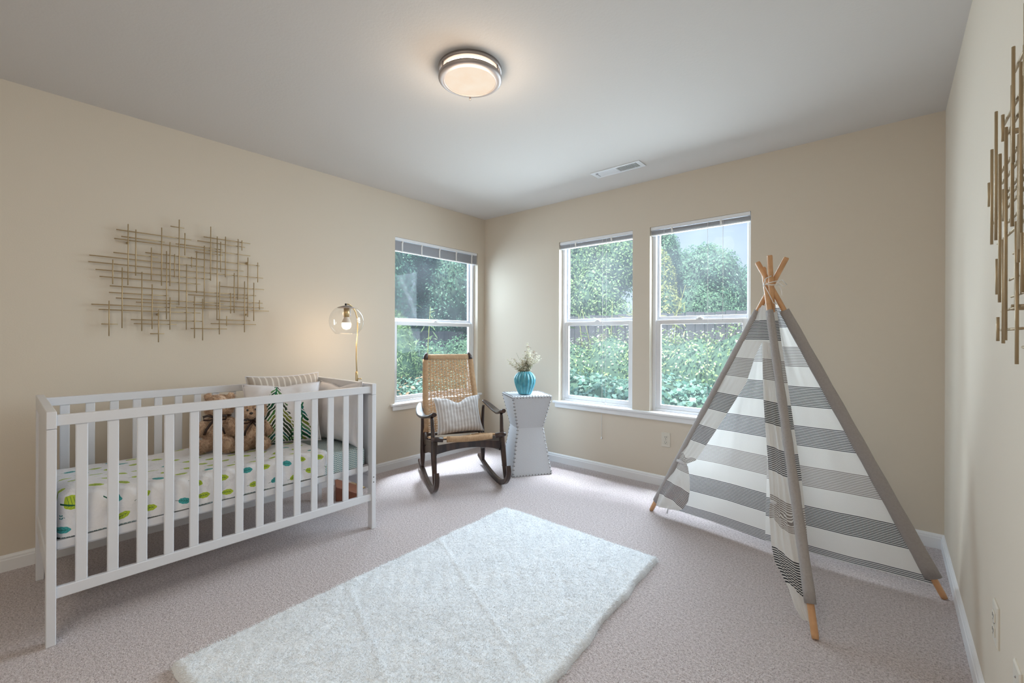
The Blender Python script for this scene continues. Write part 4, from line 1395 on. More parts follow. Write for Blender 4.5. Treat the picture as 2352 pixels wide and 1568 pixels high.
tube_obj('switch', [globec + Vector((0.015, 0.020, 0.090)), globec + Vector((0.016, 0.021, 0.036))], 0.003, M['vinyl'], sk, 8)
bb = lathe_obj('bulb', [(0.0175, 0.030), (0.020, 0.020), (0.031, -0.004), (0.032, -0.012), (0, -0.012)], M['bulb_base'], lp, 24, globec)
lathe_obj('bulb_glass', [(0.032, -0.010), (0.0345, -0.022), (0.033, -0.040), (0.023, -0.056), (0, -0.063)], M['bulb'], bb, 24, globec)
prof = []
for k in range(21):
    a = R(58) + (R(-50) - R(58)) * k / 20
    prof.append((0.119 * math.cos(a), 0.119 * math.sin(a) * 0.98))
gg = lathe_obj('globe_shade', prof, M['lampglass'], lp, 48, globec)
rim_ = [globec + Vector((prof[20][0] * math.cos(a), prof[20][0] * math.sin(a), prof[20][1])) for a in np.linspace(0, 2 * math.pi, 41)]
tube_obj('shade_rim', rim_, 0.0016, M['lampglass'], gg, 6)
bl = light('reading_lamp_glow', 'POINT', (0, 0, 0), 2.6, (1.0, 0.72, 0.46), radius=0.06)
bl.parent = lp
bl.location = globec + Vector((0, 0, -0.11))
# ------------------------------------------------------------------ play tent
K = Vector((-0.49, 2.72, 1.457))
F1, F2, F3, F4 = Vector((-1.228, 2.879, 0)), Vector((-0.217, 2.065, 0)), Vector((0.190, 2.772, 0)), Vector((-0.47, 2.97, 0))
tn = tag(empty('play_tent', (-0.45, 2.70, 0)), 'striped canvas play tent on wooden poles in the corner by the window', 'play tent')
to = Vector(tn.location)
Kp = {}
offs = {'1': Vector((0.002, 0.004, 0)), '2': Vector((-0.026, 0.006, 0)), '3': Vector((-0.004, -0.004, 0)), '4': Vector((0.004, -0.024, 0))}
for key, F, L in (('1', F1, 1.800), ('2', F2, 1.745), ('3', F3, 1.755), ('4', F4, 1.640)):
    Kk = K + offs[key]
    d = (Kk - F).normalized()
    Kp[key] = (F, Kk, d)
    pts = [F + d * 0.004 - to, F + d * 0.02 - to, F + d * (L - 0.006) - to, F + d * L - to]
    tube_obj('pole', pts, [0.0120, 0.0132, 0.0132, 0.0115], M['pole'], tn, 16)


def on_pole(key, z, off=0.0):
    F, Kk, d = Kp[key]
    return F + d * (z / d.z) + (d * off)


# sleeves sewn to the canvas; each lies flattened round its pole
def sleeve(key, z0, z1, r0, r1, flat, axis):
    zs = np.linspace(z0, z1, 26)
    pts = [on_pole(key, z) - to for z in zs]
    rr_ = [r0 + (r1 - r0) * i / 25 + 0.0010 * math.sin(i * 1.7 + ord(key)) for i in range(26)]
    bm = bmesh.new()
    tube(bm, pts, rr_, 16, cap=False, flat=flat, flat_axis=axis)
    s_ = obj('pole_sleeve', bm, M['sleeve'], tn, smooth=True)
    md = s_.modifiers.new('thick', 'SOLIDIFY'); md.thickness = 0.0015
    return s_


nr = (Vector((0, 0, CAMZ)) - K)
sleeve('1', 0.075, 1.322, 0.0255, 0.0245, 0.72, (F2 - F1).normalized())
sleeve('2', 0.110, 1.315, 0.0235, 0.0205, 0.80, (F1 - F2).normalized())
sleeve('3', 0.085, 1.318, 0.0330, 0.0255, 0.62, (F3 - Vector((-0.53, 2.86, 0))).normalized())
sleeve('4', 0.060, 1.300, 0.0200, 0.0180, 0.75, Vector((1, 0, 0)))


def canvas(name, Lp, Rp, nu, nv, top0, amp, seed, push=0.0, bulge=0.0, thick=0.0012, parent=None, vskew=None, wf=1.6):
    """cloth between two 3-D polylines; UV V counts bands down from top0"""
    def resample(pl, n):
        pl = np.array([list(p) for p in pl], float)
        l = np.concatenate([[0], np.cumsum(np.linalg.norm(np.diff(pl, axis=0), axis=1))])
        t_ = np.linspace(0, l[-1], n)
        return np.stack([np.interp(t_, l, pl[:, k]) for k in range(3)], -1)
    A, B = resample(Lp, nv), resample(Rp, nv)
    s_ = np.linspace(0, 1, nu)[None, :, None]
    P = A[:, None] * (1 - s_) + B[:, None] * s_
    zz = P[..., 2].copy()
    du = B - A
    dv = np.gradient((A + B) / 2, axis=0)
    nn = np.cross(du, dv); nn /= np.linalg.norm(nn, axis=1, keepdims=True) + 1e-9
    # face the camera side
    tocam = np.array([0, 0, CAMZ]) - (A + B) / 2
    nn *= np.sign(np.sum(nn * tocam, 1))[:, None]
    wdt = np.linalg.norm(du, axis=1)
    uu_ = np.broadcast_to(np.linspace(0, 1, nu)[None], (nv, nu))
    vv_ = np.broadcast_to(np.linspace(0, 1, nv)[:, None], (nv, nu))
    env = np.sin(np.pi * np.clip(uu_, 0, 1)) ** 0.5
    w_ = amp * smooth_noise(uu_ * wf, vv_ * 1.1, seed, 4, 1.0) * env
    w_ = w_ + push + bulge * np.sin(np.pi * uu_) * vv_
    P = P + nn[:, None] * w_[..., None]
    V_ = (top0 - zz) / 0.208
    if vskew is not None:
        V_ = V_ + vskew(uu_, vv_)
    UV_ = np.stack([uu_, V_], -1)
    P = P - np.array(to)
    o = grid_mesh(name, P, M['tent'], parent or tn, UV_)
    return o


seam_t, seam_b = Vector((-0.492, 2.735, 1.36)), Vector((-0.524, 2.768, 0.050))
def lp3(a, b, n):
    return [a.lerp(b, i / (n - 1)) for i in range(n)]
hem = lambda u_, v_: 0 * u_
# back left panel (window side): sleeve 1 to seam
canvas('canvas_panel', lp3(on_pole('1', 1.33), on_pole('1', 0.055), 20), lp3(seam_t, seam_b, 20), 60, 120, 1.372 - 0.02, 0.006, 51, bulge=-0.02)
# back right panel: seam to sleeve 3
canvas('canvas_panel', lp3(seam_t, seam_b, 20), lp3(on_pole('3', 1.36), on_pole('3', 0.052), 20), 80, 120, 1.333, 0.006, 52, bulge=0.0, wf=1.2)
# front: one piece at the top, then two flaps tied back
topL = [on_pole('1', 1.322), on_pole('1', 1.16)]
topR = [on_pole('2', 1.315), on_pole('2', 1.16)]
sp = Vector((-0.511, 2.648, 1.155))
peak = Vector((-0.527, 2.708, 1.350))
canvas('front_flap', [on_pole('1', 1.318), on_pole('1', 1.24), on_pole('1', 1.150)], [peak, Vector((-0.520, 2.68, 1.25)), sp], 26, 40, 1.266, 0.003, 53, push=0.004)
canvas('front_flap', [peak, Vector((-0.520, 2.68, 1.25)), sp], [on_pole('2', 1.335), on_pole('2', 1.24), on_pole('2', 1.140)], 10, 40, 1.266, 0.002, 54, push=0.004)
# left flap down to its tie
tie1 = Vector((-0.985, 2.800, 0.388))
Ls = [on_pole('1', z) for z in (1.152, 0.95, 0.75, 0.60, 0.50)] + [Vector((-1.010, 2.818, 0.425)), Vector((-1.005, 2.812, 0.392))]
Rs = [sp, Vector((-0.547, 2.651, 1.073)), Vector((-0.588, 2.650, 0.93)), Vector((-0.680, 2.676, 0.768)), Vector((-0.760, 2.69, 0.63)), Vector((-0.840, 2.722, 0.50)), Vector((-0.885, 2.740, 0.43)), Vector((-0.950, 2.775, 0.392))]
canvas('front_flap', Ls, Rs, 34, 110, 1.266, 0.007, 55, push=0.006, vskew=lambda u_, v_: 0.10 * np.sin(u_ * 9) * np.clip(v_ - 0.86, 0, 1) * 6)
# below the tie it bells out
Lb = [Vector((-1.003, 2.812, 0.392)), Vector((-1.035, 2.829, 0.352)), Vector((-1.118, 2.860, 0.243)), Vector((-1.165, 2.868, 0.140)), Vector((-1.178, 2.862, 0.070)), Vector((-1.176, 2.856, 0.052))]
Rb = [Vector((-0.962, 2.780, 0.392)), Vector((-0.937, 2.759, 0.380)), Vector((-0.914, 2.723, 0.325)), Vector((-0.905, 2.700, 0.250)), Vector((-0.912, 2.690, 0.190)), Vector((-0.945, 2.697, 0.135)), Vector((-0.985, 2.725, 0.108))]
canvas('front_flap', Lb, Rb, 34, 60, 1.266 + 0.012, 0.010, 56, push=0.006, bulge=0.035, vskew=lambda u_, v_: -0.16 * np.sin(np.pi * u_) * np.clip(1 - v_ * 1.3, 0, 1) + 0.10 * np.sin(np.pi * u_))
# right flap: narrow at the split, bellies out low down
Lr = [sp, Vector((-0.498, 2.591, 1.004)), Vector((-0.482, 2.534, 0.853)), Vector((-0.465, 2.484, 0.731)), Vector((-0.446, 2.433, 0.615)), Vector((-0.430, 2.387, 0.503)), Vector((-0.418, 2.35, 0.41)), Vector((-0.419, 2.332, 0.358)), Vector((-0.402, 2.285, 0.238)), Vector((-0.382, 2.251, 0.177)), Vector((-0.354, 2.223, 0.150)), Vector((-0.318, 2.180, 0.112)), Vector((-0.290, 2.140, 0.060)), Vector((-0.262, 2.115, 0.040))]
Rr = [on_pole('2', z) for z in np.linspace(1.14, 0.05, 20)]
def rskew(u_, v_):
    tie = np.exp(-((v_ - 0.70) / 0.035) ** 2)
    return 0.10 * smooth_noise(u_ * 1.3, v_ * 9, 61, 3, 1.0) * tie + 0.05 * np.sin(u_ * 7) * np.clip(v_ - 0.3, 0, 1)
canvas('front_flap', Lr, Rr, 40, 190, 1.270, 0.013, 57, push=0.008, vskew=rskew, wf=2.6)
# narrow return of the front canvas on the far side of the front pole
Fr = (F3 - F2).normalized()
Ln = [on_pole('2', z) + Fr * 0.008 for z in np.linspace(1.30, 0.25, 12)]
Rn = [on_pole('2', z) + Fr * (0.050 if z > 0.5 else 0.050 * z / 0.5) + Vector((0, 0, 0.015)) for z in np.linspace(1.30, 0.25, 12)]
canvas('front_flap', Ln, Rn, 10, 110, 1.262, 0.003, 58)

# ties and lashing
def knot(c, s_, seed):
    rs = np.random.default_rng(seed)
    c = Vector(c) - to
    lst = []
    for k in range(3):
        a = rs.uniform(0, 6.28)
        e = Vector((math.cos(a) * 0.6, math.sin(a) * 0.6, rs.uniform(-0.2, 0.3))) * s_
        tube_obj('tie_tape', [c, c + e + Vector((0, 0, 0.4 * s_)), c + e * 1.8 - Vector((0, 0, 0.3 * s_))], 0.0045, M['tie'], tn, 6, flat=0.4)
    tube_obj('tie_tape', [c + Vector((-0.03, -0.022, 0.012)), c + Vector((0.0, -0.012, 0.0)), c + Vector((0.035, -0.03, -0.006))], [0.007, 0.009, 0.006], M['tie'], tn, 8, flat=0.6)
knot((-0.985, 2.790, 0.392), 0.026, 1)
knot((-0.385, 2.330, 0.412), 0.020, 2)
tube_obj('tie_tape', [Vector((-1.082, 2.80, 0.098)) - to, Vector((-1.080, 2.795, 0.07)) - to, Vector((-1.083, 2.79, 0.045)) - to], 0.004, M['tie'], tn, 6, flat=0.4)
ct = K - to
def rope(pts, r_=0.0022):
    tube_obj('lashing_cord', pts, r_, M['cord'], tn, 6)
def loop(cz, rx, ry, tilt, ph=0):
    q = []
    for a in np.linspace(0, 2 * math.pi, 33):
        q.append(ct + Vector((math.cos(a) * rx, math.sin(a) * ry, cz + tilt * math.cos(a + ph))))
    rope(q)
loop(0.010, 0.036, 0.040, 0.010)
sidev = Vector((0.76, 0.65, 0)); frontv = Vector((0.18, -0.98, 0)) * 0.045
pL = ct - sidev * 0.040
pR = ct + sidev * 0.040
rope([pL + frontv + Vector((0, 0, 0.002)), ct + frontv * 1.25 + Vector((0, 0, -0.004)), pR + frontv * 0.9 + Vector((0, 0, -0.002))], 0.0025)
rope([pL + frontv + Vector((0, 0, 0.0)), ct + frontv * 1.2 + Vector((-0.01, 0, -0.05)), ct + sidev * 0.012 + frontv + Vector((0, 0, -0.098)), ct + sidev * 0.030 + frontv * 0.6 + Vector((0, 0, -0.104))], 0.0022)
rope([pL + frontv, pL + frontv + Vector((0.012, -0.01, 0.030)), ct + frontv + Vector((0, 0, 0.045))], 0.0024)
rope([pR + frontv * 0.7 + Vector((0, 0, 0.02)), pR + sidev * 0.020 + Vector((0, 0, 0.030)), pR + sidev * 0.045 + Vector((0, 0, 0.002)), pR + sidev * 0.030 + Vector((0, 0, -0.006)), pR + Vector((0, 0, 0.012))], 0.0024)
rope([pR + frontv * 0.5, pR + sidev * 0.014 + Vector((0, 0, -0.02)), pR + sidev * 0.020 + Vector((0, 0, -0.055))], 0.0020)

# ------------------------------------------------------------------ hourglass side table
ta = R(56.58)
tb_ = tag(empty('side_table', (-2.385, 2.786, 0), ta), 'white hourglass side table edged with silver studs between chair and windows', 'side table')
W_, TZ = 0.352, 0.672
prof = [(0.0, 0.0), (0.062, 0.345), (0.062, 0.40), (0.0, 0.655), (0.0, TZ)]
prof = [(0.0, 0.0), (0.058, 0.395), (0.0, TZ)]
bm = bmesh.new()
rings = []
for ins, z_ in prof:
    rings.append([bm.verts.new((x, y, z_)) for x, y in ((ins, ins), (W_ - ins, ins), (W_ - ins, W_ - ins), (ins, W_ - ins))])
bm.faces.new(rings[0][::-1]); bm.faces.new(rings[-1])
for A, B in zip(rings, rings[1:]):
    for i in range(4):
        bm.faces.new((A[i], A[(i + 1) % 4], B[(i + 1) % 4], B[i]))
obj('table_body', bm, M['linen_table'], tb_, bevel=0.004)
studs = []
def along(a, b, n):
    for i in range(n):
        studs.append(a.lerp(b, (i + 0.5) / n))
def cn(ins, z, sx, sy):
    return Vector((ins if sx < 0 else W_ - ins, ins if sy < 0 else W_ - ins, z))
e_ = 0.008
for (sx, sy, ox, oy) in ((-1, -1, e_, 0), (1, -1, -e_, 0), (1, -1, 0, e_), (1, 1, 0, -e_), (1, 1, -e_, 0), (-1, 1, e_, 0), (-1, 1, 0, -e_), (-1, -1, 0, e_)):
    o_ = Vector((ox, oy, 0))
    along(cn(0, 0.012, sx, sy) + o_, cn(0.058, 0.395, sx, sy) + o_, 12)
    along(cn(0.058, 0.395, sx, sy) + o_, cn(0, TZ - 0.012, sx, sy) + o_, 9)
for z_ in (0.010, TZ - 0.010):
    for A, B in (((-1, -1), (1, -1)), ((1, -1), (1, 1)), ((1, 1), (-1, 1)), ((-1, 1), (-1, -1))):
        along(cn(0, z_, *A), cn(0, z_, *B), 13)
for A, B in (((-1, -1), (1, -1)), ((1, -1), (1, 1)), ((1, 1), (-1, 1)), ((-1, 1), (-1, -1))):
    along(cn(e_, TZ + 0.001, *A), cn(e_, TZ + 0.001, *B), 13)
bm = bmesh.new()
for p in studs:
    bmesh.ops.create_icosphere(bm, subdivisions=1, radius=0.0058, matrix=Matrix.Translation(p) @ Matrix.Diagonal((1, 1, 1, 1)))
st_ = obj('stud_trim', bm, M['stud'], tb_, smooth=True)
st_['kind'] = 'stuff'

# ------------------------------------------------------------------ vase with dried sprigs
ex_, ey_ = Vector((math.cos(ta), math.sin(ta), 0)), Vector((-math.sin(ta), math.cos(ta), 0))
vc = Vector((-2.385, 2.786, 0)) + ex_ * 0.150 + ey_ * 0.140
vc.z = TZ + 0.0055
vz = tag(empty('vase', vc), 'turquoise ribbed gourd shaped ceramic vase on the white hourglass table', 'vase')
pr = [(0, 0.002), (0.050, 0.0), (0.056, 0.006), (0.072, 0.045), (0.085, 0.085), (0.0905, 0.120), (0.086, 0.150), (0.070, 0.176), (0.048, 0.192), (0.032, 0.196), (0.030, 0.190), (0.033, 0.182), (0.030, 0.10), (0, 0.08)]
def spl(pr, n=6):
    out = []
    for i in range(len(pr) - 1):
        p0 = pr[max(0, i - 1)]; p1 = pr[i]; p2 = pr[i + 1]; p3 = pr[min(len(pr) - 1, i + 2)]
        for k in range(n):
            t_ = k / n
            out.append(tuple(0.5 * (2 * p1[j] + (p2[j] - p0[j]) * t_ + (2 * p0[j] - 5 * p1[j] + 4 * p2[j] - p3[j]) * t_ ** 2 + (3 * p1[j] - p0[j] - 3 * p2[j] + p3[j]) * t_ ** 3) for j in (0, 1)))
    out.append(pr[-1])
    return [(max(0, a), b) for a, b in out]
outer = pr[:10]
lathe_obj('vase_body', pr[:1] + spl(pr[1:12], 4) + pr[12:], M['ceramic'], vz, 128, ribs=16, rib_amp=0.11)
NR = 16
for k in range(NR):
    a = 2 * math.pi * k / NR
    bm = bmesh.new()
    for (r_, z_) in spl(outer[2:10], 4)[1:]:
        rr_ = r_ * (1 - 0.11 * 0.6) + 0.0008
        bmesh.ops.create_icosphere(bm, subdivisions=1, radius=0.0034, matrix=Matrix.Translation((rr_ * math.cos(a), rr_ * math.sin(a), z_)))
    obj('beaded_rib', bm, M['ceramic_rib'], vz, smooth=True)
rs2 = np.random.default_rng(17)
right = Vector((0.76, -0.65, 0)).normalized() * -1
viewR = Vector((math.cos(YAW), math.sin(YAW), 0)); viewF = Vector((-math.sin(YAW), math.cos(YAW), 0))
tips = [(-0.155, 0.100), (-0.135, 0.075), (-0.105, 0.115), (-0.075, 0.160), (-0.040, 0.120), (0.0, 0.135), (0.022, 0.245), (0.035, 0.215), (0.045, 0.165), (0.075, 0.185), (0.095, 0.155), (0.115, 0.120), (0.140, 0.125), (0.060, 0.110), (0.020, 0.095), (-0.03, 0.085), (-0.055, 0.060)]
for i, (tx, tz) in enumerate(tips):
    dep = rs2.uniform(-0.05, 0.05)
    sp_ = tag(empty('flower_sprig', vc + Vector((0, 0, 0.150))), {6: 'tallest dried white sprig, rising straight above the turquoise vase', 0: 'dried white sprig leaning farthest left out of the turquoise vase', 12: 'dried white sprig leaning farthest right out of the turquoise vase'}.get(i, 'one of the shorter dried white sprigs crowded in the middle of the turquoise vase'), 'flowers', 'dried sprigs in the vase')
    tip = viewR * tx + viewF * dep + Vector((0, 0, 0.045 + tz))
    base = Vector((rs2.uniform(-0.008, 0.008), rs2.uniform(-0.008, 0.008), -0.05))
    mid = base.lerp(tip, 0.5) + Vector((-tip.x * 0.18, -tip.y * 0.18, 0.02))
    tube_obj('stem', [base, mid, tip], [0.0016, 0.0013, 0.0009], M['stem'], sp_, 6)
    cen, nr_, cen2, nr2 = [], [], [], []
    brown = i in (3, 7, 9)
    for k in range(22 if i not in (3,) else 8):
        s_ = min(1.0, 0.40 + 0.60 * (k / 21))
        q = base.lerp(mid, s_ * 2) if s_ < 0.5 else mid.lerp(tip, (s_ - 0.5) * 2)
        q = np.array(q) + rs2.normal(0, 0.009, 3)
        for pt in range(5):
            a = pt * 1.257
            (cen2 if (brown and k > 18) or rs2.random() < 0.12 else cen).append(q + np.array((math.cos(a), math.sin(a), 0.2)) * 0.0042)
            (nr2 if len(nr2) < len(cen2) else nr_).append(np.array((math.cos(a) * 0.6, math.sin(a) * 0.6, 1.0)) + rs2.normal(0, 0.4, 3))
    P_, kk = leaf_polys(np.array(cen), np.array(nr_), 0.0155, 'leaf', rs2)
    poly_cloud('blossom', P_, kk, M['petal'], sp_)['kind'] = 'stuff'
    if cen2:
        P_, kk = leaf_polys(np.array(cen2), np.array(nr2), 0.009, 'leaf', rs2)
        poly_cloud('bud', P_, kk, M['petal2'], sp_)['kind'] = 'stuff'
    lf = []
    ln_ = []
    for k in range(20):
        q = base.lerp(mid, 0.55 + 0.45 * rs2.random() * 1.2)
        lf.append(np.array(q) + rs2.normal(0, 0.006, 3)); ln_.append(rs2.normal(0, 1, 3))
    P_, kk = leaf_polys(np.array(lf), np.array(ln_), 0.019, 'long', rs2)
    poly_cloud('leaf', P_, kk, M['stem'], sp_)['kind'] = 'stuff'

# ------------------------------------------------------------------ rocking chair
CA = R(61.0)
ch = tag(empty('rocking_chair', (-2.552, 2.400, 0), CA), 'dark wooden rocking chair with woven cord seat and tall back by the window', 'rocking chair')
# local: x to the sitter's left as seen from the front right, y to the rear
def bez(pts, n=16):
    pts = [Vector(p) for p in pts]
    out = []
    for i in range(len(pts) - 1):
        p0 = pts[max(0, i - 1)]; p1 = pts[i]; p2 = pts[i + 1]; p3 = pts[min(len(pts) - 1, i + 2)]
        for k in range(n):
            t_ = k / n
            out.append(0.5 * (2 * p1 + (p2 - p0) * t_ + (2 * p0 - 5 * p1 + 4 * p2 - p3) * t_ ** 2 + (3 * p1 - p0 - 3 * p2 + p3) * t_ ** 3))
    out.append(pts[-1])
    return out


def ribbon_solid(name, path, wx, hz, mat, parent, round_=0.3):
    """bar with rectangular section: wx half width along x, hz half height; may vary"""
    bm = bmesh.new()
    rings = []
    n = len(path)
    for i, p in enumerate(path):
        d = (path[min(i + 1, n - 1)] - path[max(i - 1, 0)]).normalized()
        sx = Vector((1, 0, 0)); sx = (sx - d * sx.dot(d)).normalized(); sz = d.cross(sx)
        a = wx[i] if hasattr(wx, '__len__') else wx
        b = hz[i] if hasattr(hz, '__len__') else hz
        c_ = min(a, b) * round_
        sec = [(a - c_, b), (a, b - c_), (a, -b + c_), (a - c_, -b), (-a + c_, -b), (-a, -b + c_), (-a, b - c_), (-a + c_, b)]
        rings.append([bm.verts.new(p + sx * q[0] + sz * q[1]) for q in sec])
    for A, B in zip(rings, rings[1:]):
        for k in range(8):
            bm.faces.new((A[k], A[(k + 1) % 8], B[(k + 1) % 8], B[k]))
    bm.faces.new(rings[0][::-1]); bm.faces.new(rings[-1])
    bmesh.ops.recalc_face_normals(bm, faces=bm.faces)
    return obj(name, bm, mat, parent, smooth=False)


HX = 0.272
for s in (-1, 1):
    x = s * HX
    # rocker
    path = bez([(x, -0.258, 0.195), (x, -0.272, 0.150), (x, -0.245, 0.098), (x, -0.178, 0.052), (x, -0.075, 0.024), (x, 0.05, 0.0185), (x, 0.20, 0.029), (x, 0.36, 0.052), (x, 0.53, 0.085)], 6)
    n = len(path)
    hz = [0.014 + 0.006 * math.sin(math.pi * min(1, i / (n - 1) * 1.0)) for i in range(n)]
    ribbon_solid('rocker', path, 0.0165, hz, M['walnut'], ch)
    # legs
    tube_obj('leg', bez([(x, -0.200, 0.070), (x * 1.0, -0.168, 0.20), (x * 1.0, -0.130, 0.34), (x * 1.0, -0.105, 0.45), (x * 1.015, -0.085, 0.566)], 5),
             [0.012, 0.0135, 0.015, 0.0165, 0.018, 0.019, 0.020, 0.0205, 0.021, 0.021, 0.0205, 0.020, 0.019, 0.018, 0.0165, 0.015, 0.0145, 0.014, 0.0135, 0.013, 0.0125], M['walnut'], ch, 14)
    rl_ = tube_obj('leg', bez([(x * 0.985, 0.395, 0.062), (x * 0.985, 0.400, 0.16), (x * 0.985, 0.408, 0.28), (x * 0.985, 0.415, 0.40), (x * 1.0, 0.405, 0.560)], 5),
                   [0.012, 0.014, 0.016, 0.0175, 0.019, 0.020, 0.0205, 0.0205, 0.020, 0.0195, 0.019, 0.018, 0.017, 0.016, 0.015, 0.014, 0.0135, 0.013, 0.0125, 0.012, 0.012], M['walnut'], ch, 14)
    # arm rest: high at the back, dips, rises to a knob at the front
    arm = bez([(x * 1.05, 0.445, 0.595), (x * 1.13, 0.34, 0.570), (x * 1.17, 0.20, 0.545), (x * 1.12, 0.06, 0.547), (x * 1.03, -0.06, 0.570), (x * 1.0, -0.125, 0.592), (x * 1.0, -0.155, 0.596)], 5)
    n = len(arm)
    wx = [0.012 + 0.020 * math.sin(math.pi * (i / (n - 1)) ** 0.8) ** 0.8 for i in range(n)]
    wx[-1] = 0.016; wx[-2] = 0.019; wx[-3] = 0.020; wx[-4] = 0.0205
    ribbon_solid('armrest', arm, wx, [0.0095 + (0.006 if i > n - 5 else 0) for i in range(n)], M['walnut'], ch, 0.6)
    # side rail carrying the seat and lower brace
    xr = s * 0.252
    ribbon_solid('seat_rail', bez([(xr, -0.135, 0.372), (xr, 0.12, 0.325), (xr, 0.42, 0.270)], 5), 0.010, 0.022, M['walnut'], ch)
    ribbon_solid('side_brace', bez([(xr, -0.12, 0.315), (xr, 0.15, 0.275), (xr, 0.40, 0.205)], 5), 0.008, 0.030, M['walnut'], ch)
ribbon_path = bez([(-0.262, -0.128, 0.338), (-0.12, -0.135, 0.350), (0.0, -0.137, 0.354), (0.12, -0.135, 0.350), (0.262, -0.128, 0.338)], 6)
bm = bmesh.new(); rgs = []
for i, p in enumerate(ribbon_path):
    u_ = abs(p.x) / 0.262
    hb_ = 0.022 + 0.022 * u_ ** 2; ht = 0.024
    rgs.append([bm.verts.new(p + Vector((0, dy, dz))) for dy, dz in ((-0.008, -hb_), (0.008, -hb_), (0.008, ht), (-0.008, ht))])
for A, B in zip(rgs, rgs[1:]):
    for k in range(4):
        bm.faces.new((A[k], A[(k + 1) % 4], B[(k + 1) % 4], B[k]))
bm.faces.new(rgs[0]); bm.faces.new(rgs[-1][::-1]); bmesh.ops.recalc_face_normals(bm, faces=bm.faces)
obj('front_apron', bm, M['walnut'], ch, bevel=0.002)
ribbon_solid('rear_stretcher', [Vector((-0.26, 0.395, 0.24)), Vector((0.0, 0.395, 0.24)), Vector((0.26, 0.395, 0.24))][:0] or [Vector((-0.26, 0.395, 0.235)), Vector((-0.26, 0.3951, 0.235))], 0.001, 0.001, M['walnut'], ch) if False else None
tube_obj('rear_stretcher', [(-0.262, 0.40, 0.285), (0, 0.402, 0.285), (0.262, 0.40, 0.285)], 0.012, M['walnut'], ch, 10)


def wrapped_bar(name, pts, r_, parent, flat=1.0, axis=None, period=0.0042):
    bm = bmesh.new()
    tube(bm, pts, r_, 14, cap=True, flat=flat, flat_axis=axis, uv=1.0 / period)
    return obj(name, bm, M['wrap'], parent, smooth=True)


# seat: curved front bar wrapped in cord, dark ends
fb = bez([(-0.238, -0.148, 0.412), (-0.10, -0.156, 0.405), (0.0, -0.158, 0.403), (0.10, -0.156, 0.405), (0.238, -0.148, 0.412)], 6)
wrapped_bar('front_seat_bar', fb[3:-3], 0.0235, ch, 0.70, Vector((0, 0, 1)))
for s in (-1, 1):
    e_pts = [Vector((s * 0.290, -0.148, 0.415)), Vector((s * 0.270, -0.149, 0.414)), Vector((s * 0.205, -0.153, 0.409))]
    tube_obj('seat_bar_end', e_pts, [0.015, 0.0195, 0.0195], M['walnut'], ch, 12, flat=0.75, flat_axis=Vector((0, 0, 1)))


def weave(name, fn, nrow, ncol, nstr, parent, r_=0.0027, amp=0.0045):
    """fn(u, v) -> (point, normal); rows of paired cords pass over and under groups of uprights"""
    bm = bmesh.new()
    for j in range(nrow):
        v = (j + 0.5) / nrow
        for dbl in (-1, 1):
            pts = []
            for i in range(ncol * 3 + 1):
                u_ = i / (ncol * 3)
                p, nn_ = fn(u_, v + dbl * 0.20 / nrow)
                ph = math.cos(math.pi * (u_ * ncol + j))
                pts.append(p + nn_ * (amp * ph) + Vector((0, 0, 0.0012 * math.sin(u_ * 31 + j * 2.1))))
            tube(bm, pts, r_, 4, cap=False)
    for i in range(1, ncol):
        u_ = i / ncol
        for q in range(nstr):
            uu_ = u_ + (q - (nstr - 1) / 2) * 0.010
            pts = []
            for j in range(nrow + 1):
                p, nn_ = fn(uu_, j / nrow)
                pts.append(p + nn_ * (0.0024 * math.cos(math.pi * (j + i))))
            tube(bm, pts, r_, 4, cap=False)
    o = obj(name, bm, M['weave'], parent, smooth=True)
    o['kind'] = 'stuff'
    return o


def seat_fn(u, v):
    y0_, y1_ = -0.140, 0.400
    x_ = (u - 0.5) * 2 * (0.235)
    y_ = y0_ + (y1_ - y0_) * v
    z_ = 0.416 - 0.105 * v - 0.018 * math.sin(math.pi * u) * (0.3 + 0.7 * v)
    return Vector((x_, y_, z_)), Vector((0, 0, 1))
weave('woven_seat', seat_fn, 34, 13, 2, ch)
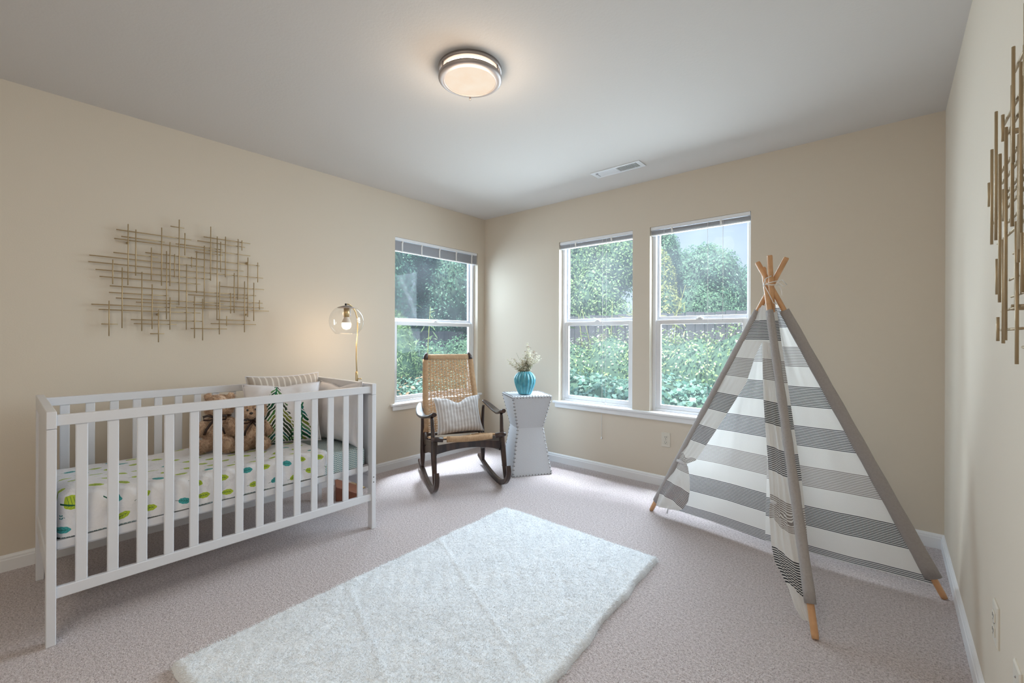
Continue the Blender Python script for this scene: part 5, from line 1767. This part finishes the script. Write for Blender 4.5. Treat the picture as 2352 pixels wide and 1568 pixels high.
# back frame leaning rearward
BZ0, BZ1 = 0.300, 1.000
def back_pt(u, v):
    hw = 0.262 - 0.036 * v
    y_ = 0.375 + 0.265 * v + 0.018 * math.sin(math.pi * v) - 0.010 * math.sin(math.pi * u)
    return Vector(((u - 0.5) * 2 * hw, y_, BZ0 + (BZ1 - BZ0) * v))
nb_ = Vector((0, -0.935, 0.35))
for s in (0, 1):
    wrapped_bar('back_rail', [back_pt(s, v) + Vector(((0.018 if s == 0 else -0.018), 0, 0)) for v in np.linspace(0.075, 0.955, 18)], 0.0255, ch, 0.50, Vector((1, 0, 0)))
    a_ = back_pt(s, 0.075) + Vector(((0.018 if s == 0 else -0.018), 0, 0)); b_ = back_pt(s, -0.08) + Vector(((0.018 if s == 0 else -0.018), 0, 0))
    tube_obj('back_post_foot', [a_, b_], [0.023, 0.017], M['walnut'], ch, 12, flat=0.6, flat_axis=Vector((1, 0, 0)))
    xx = 0.0215 if s == 0 else -0.0215
    pt_ = [back_pt(s, 0.945) + Vector((xx * 0.9, 0, 0)), back_pt(s, 0.985) + Vector((xx * 0.95, 0, 0)), back_pt(s, 1.02) + Vector((xx * 1.3, 0, 0)), back_pt(s, 1.035) + Vector((xx * 1.5, 0, 0))]
    tube_obj('back_post_cap', pt_, [0.0225, 0.0215, 0.015, 0.009], M['walnut'], ch, 12, flat=0.75, flat_axis=Vector((1, 0, 0)))
wrapped_bar('top_rail', [back_pt(u, 0.982) for u in np.linspace(0.085, 0.915, 12)], 0.0270, ch, 0.45, Vector((0, 0.35, 0.93)))
tube_obj('bottom_back_rail', [back_pt(0.06, 0.05), back_pt(0.94, 0.05)], 0.012, M['walnut'], ch, 10)
def back_fn(u, v):
    p = back_pt(0.075 + 0.85 * u, 0.075 + 0.87 * v)
    return p, nb_
weave('woven_back', back_fn, 41, 14, 2, ch)

# pillow on the chair
def chair_pt(x, y, z):
    return Vector((-2.552, 2.400, 0)) + Vector((math.cos(CA) * x - math.sin(CA) * y, math.sin(CA) * x + math.cos(CA) * y, z))
pillow('throw_pillow', 'grey and white ticking striped lumbar pillow on the rocking chair', 0.405, 0.325, 0.115, M['ticking'], chair_pt(0.020, 0.205, 0.366), CA, R(-25), 41, dent=0.050, roll=R(-2), ear=0.10)
#@@NEXT
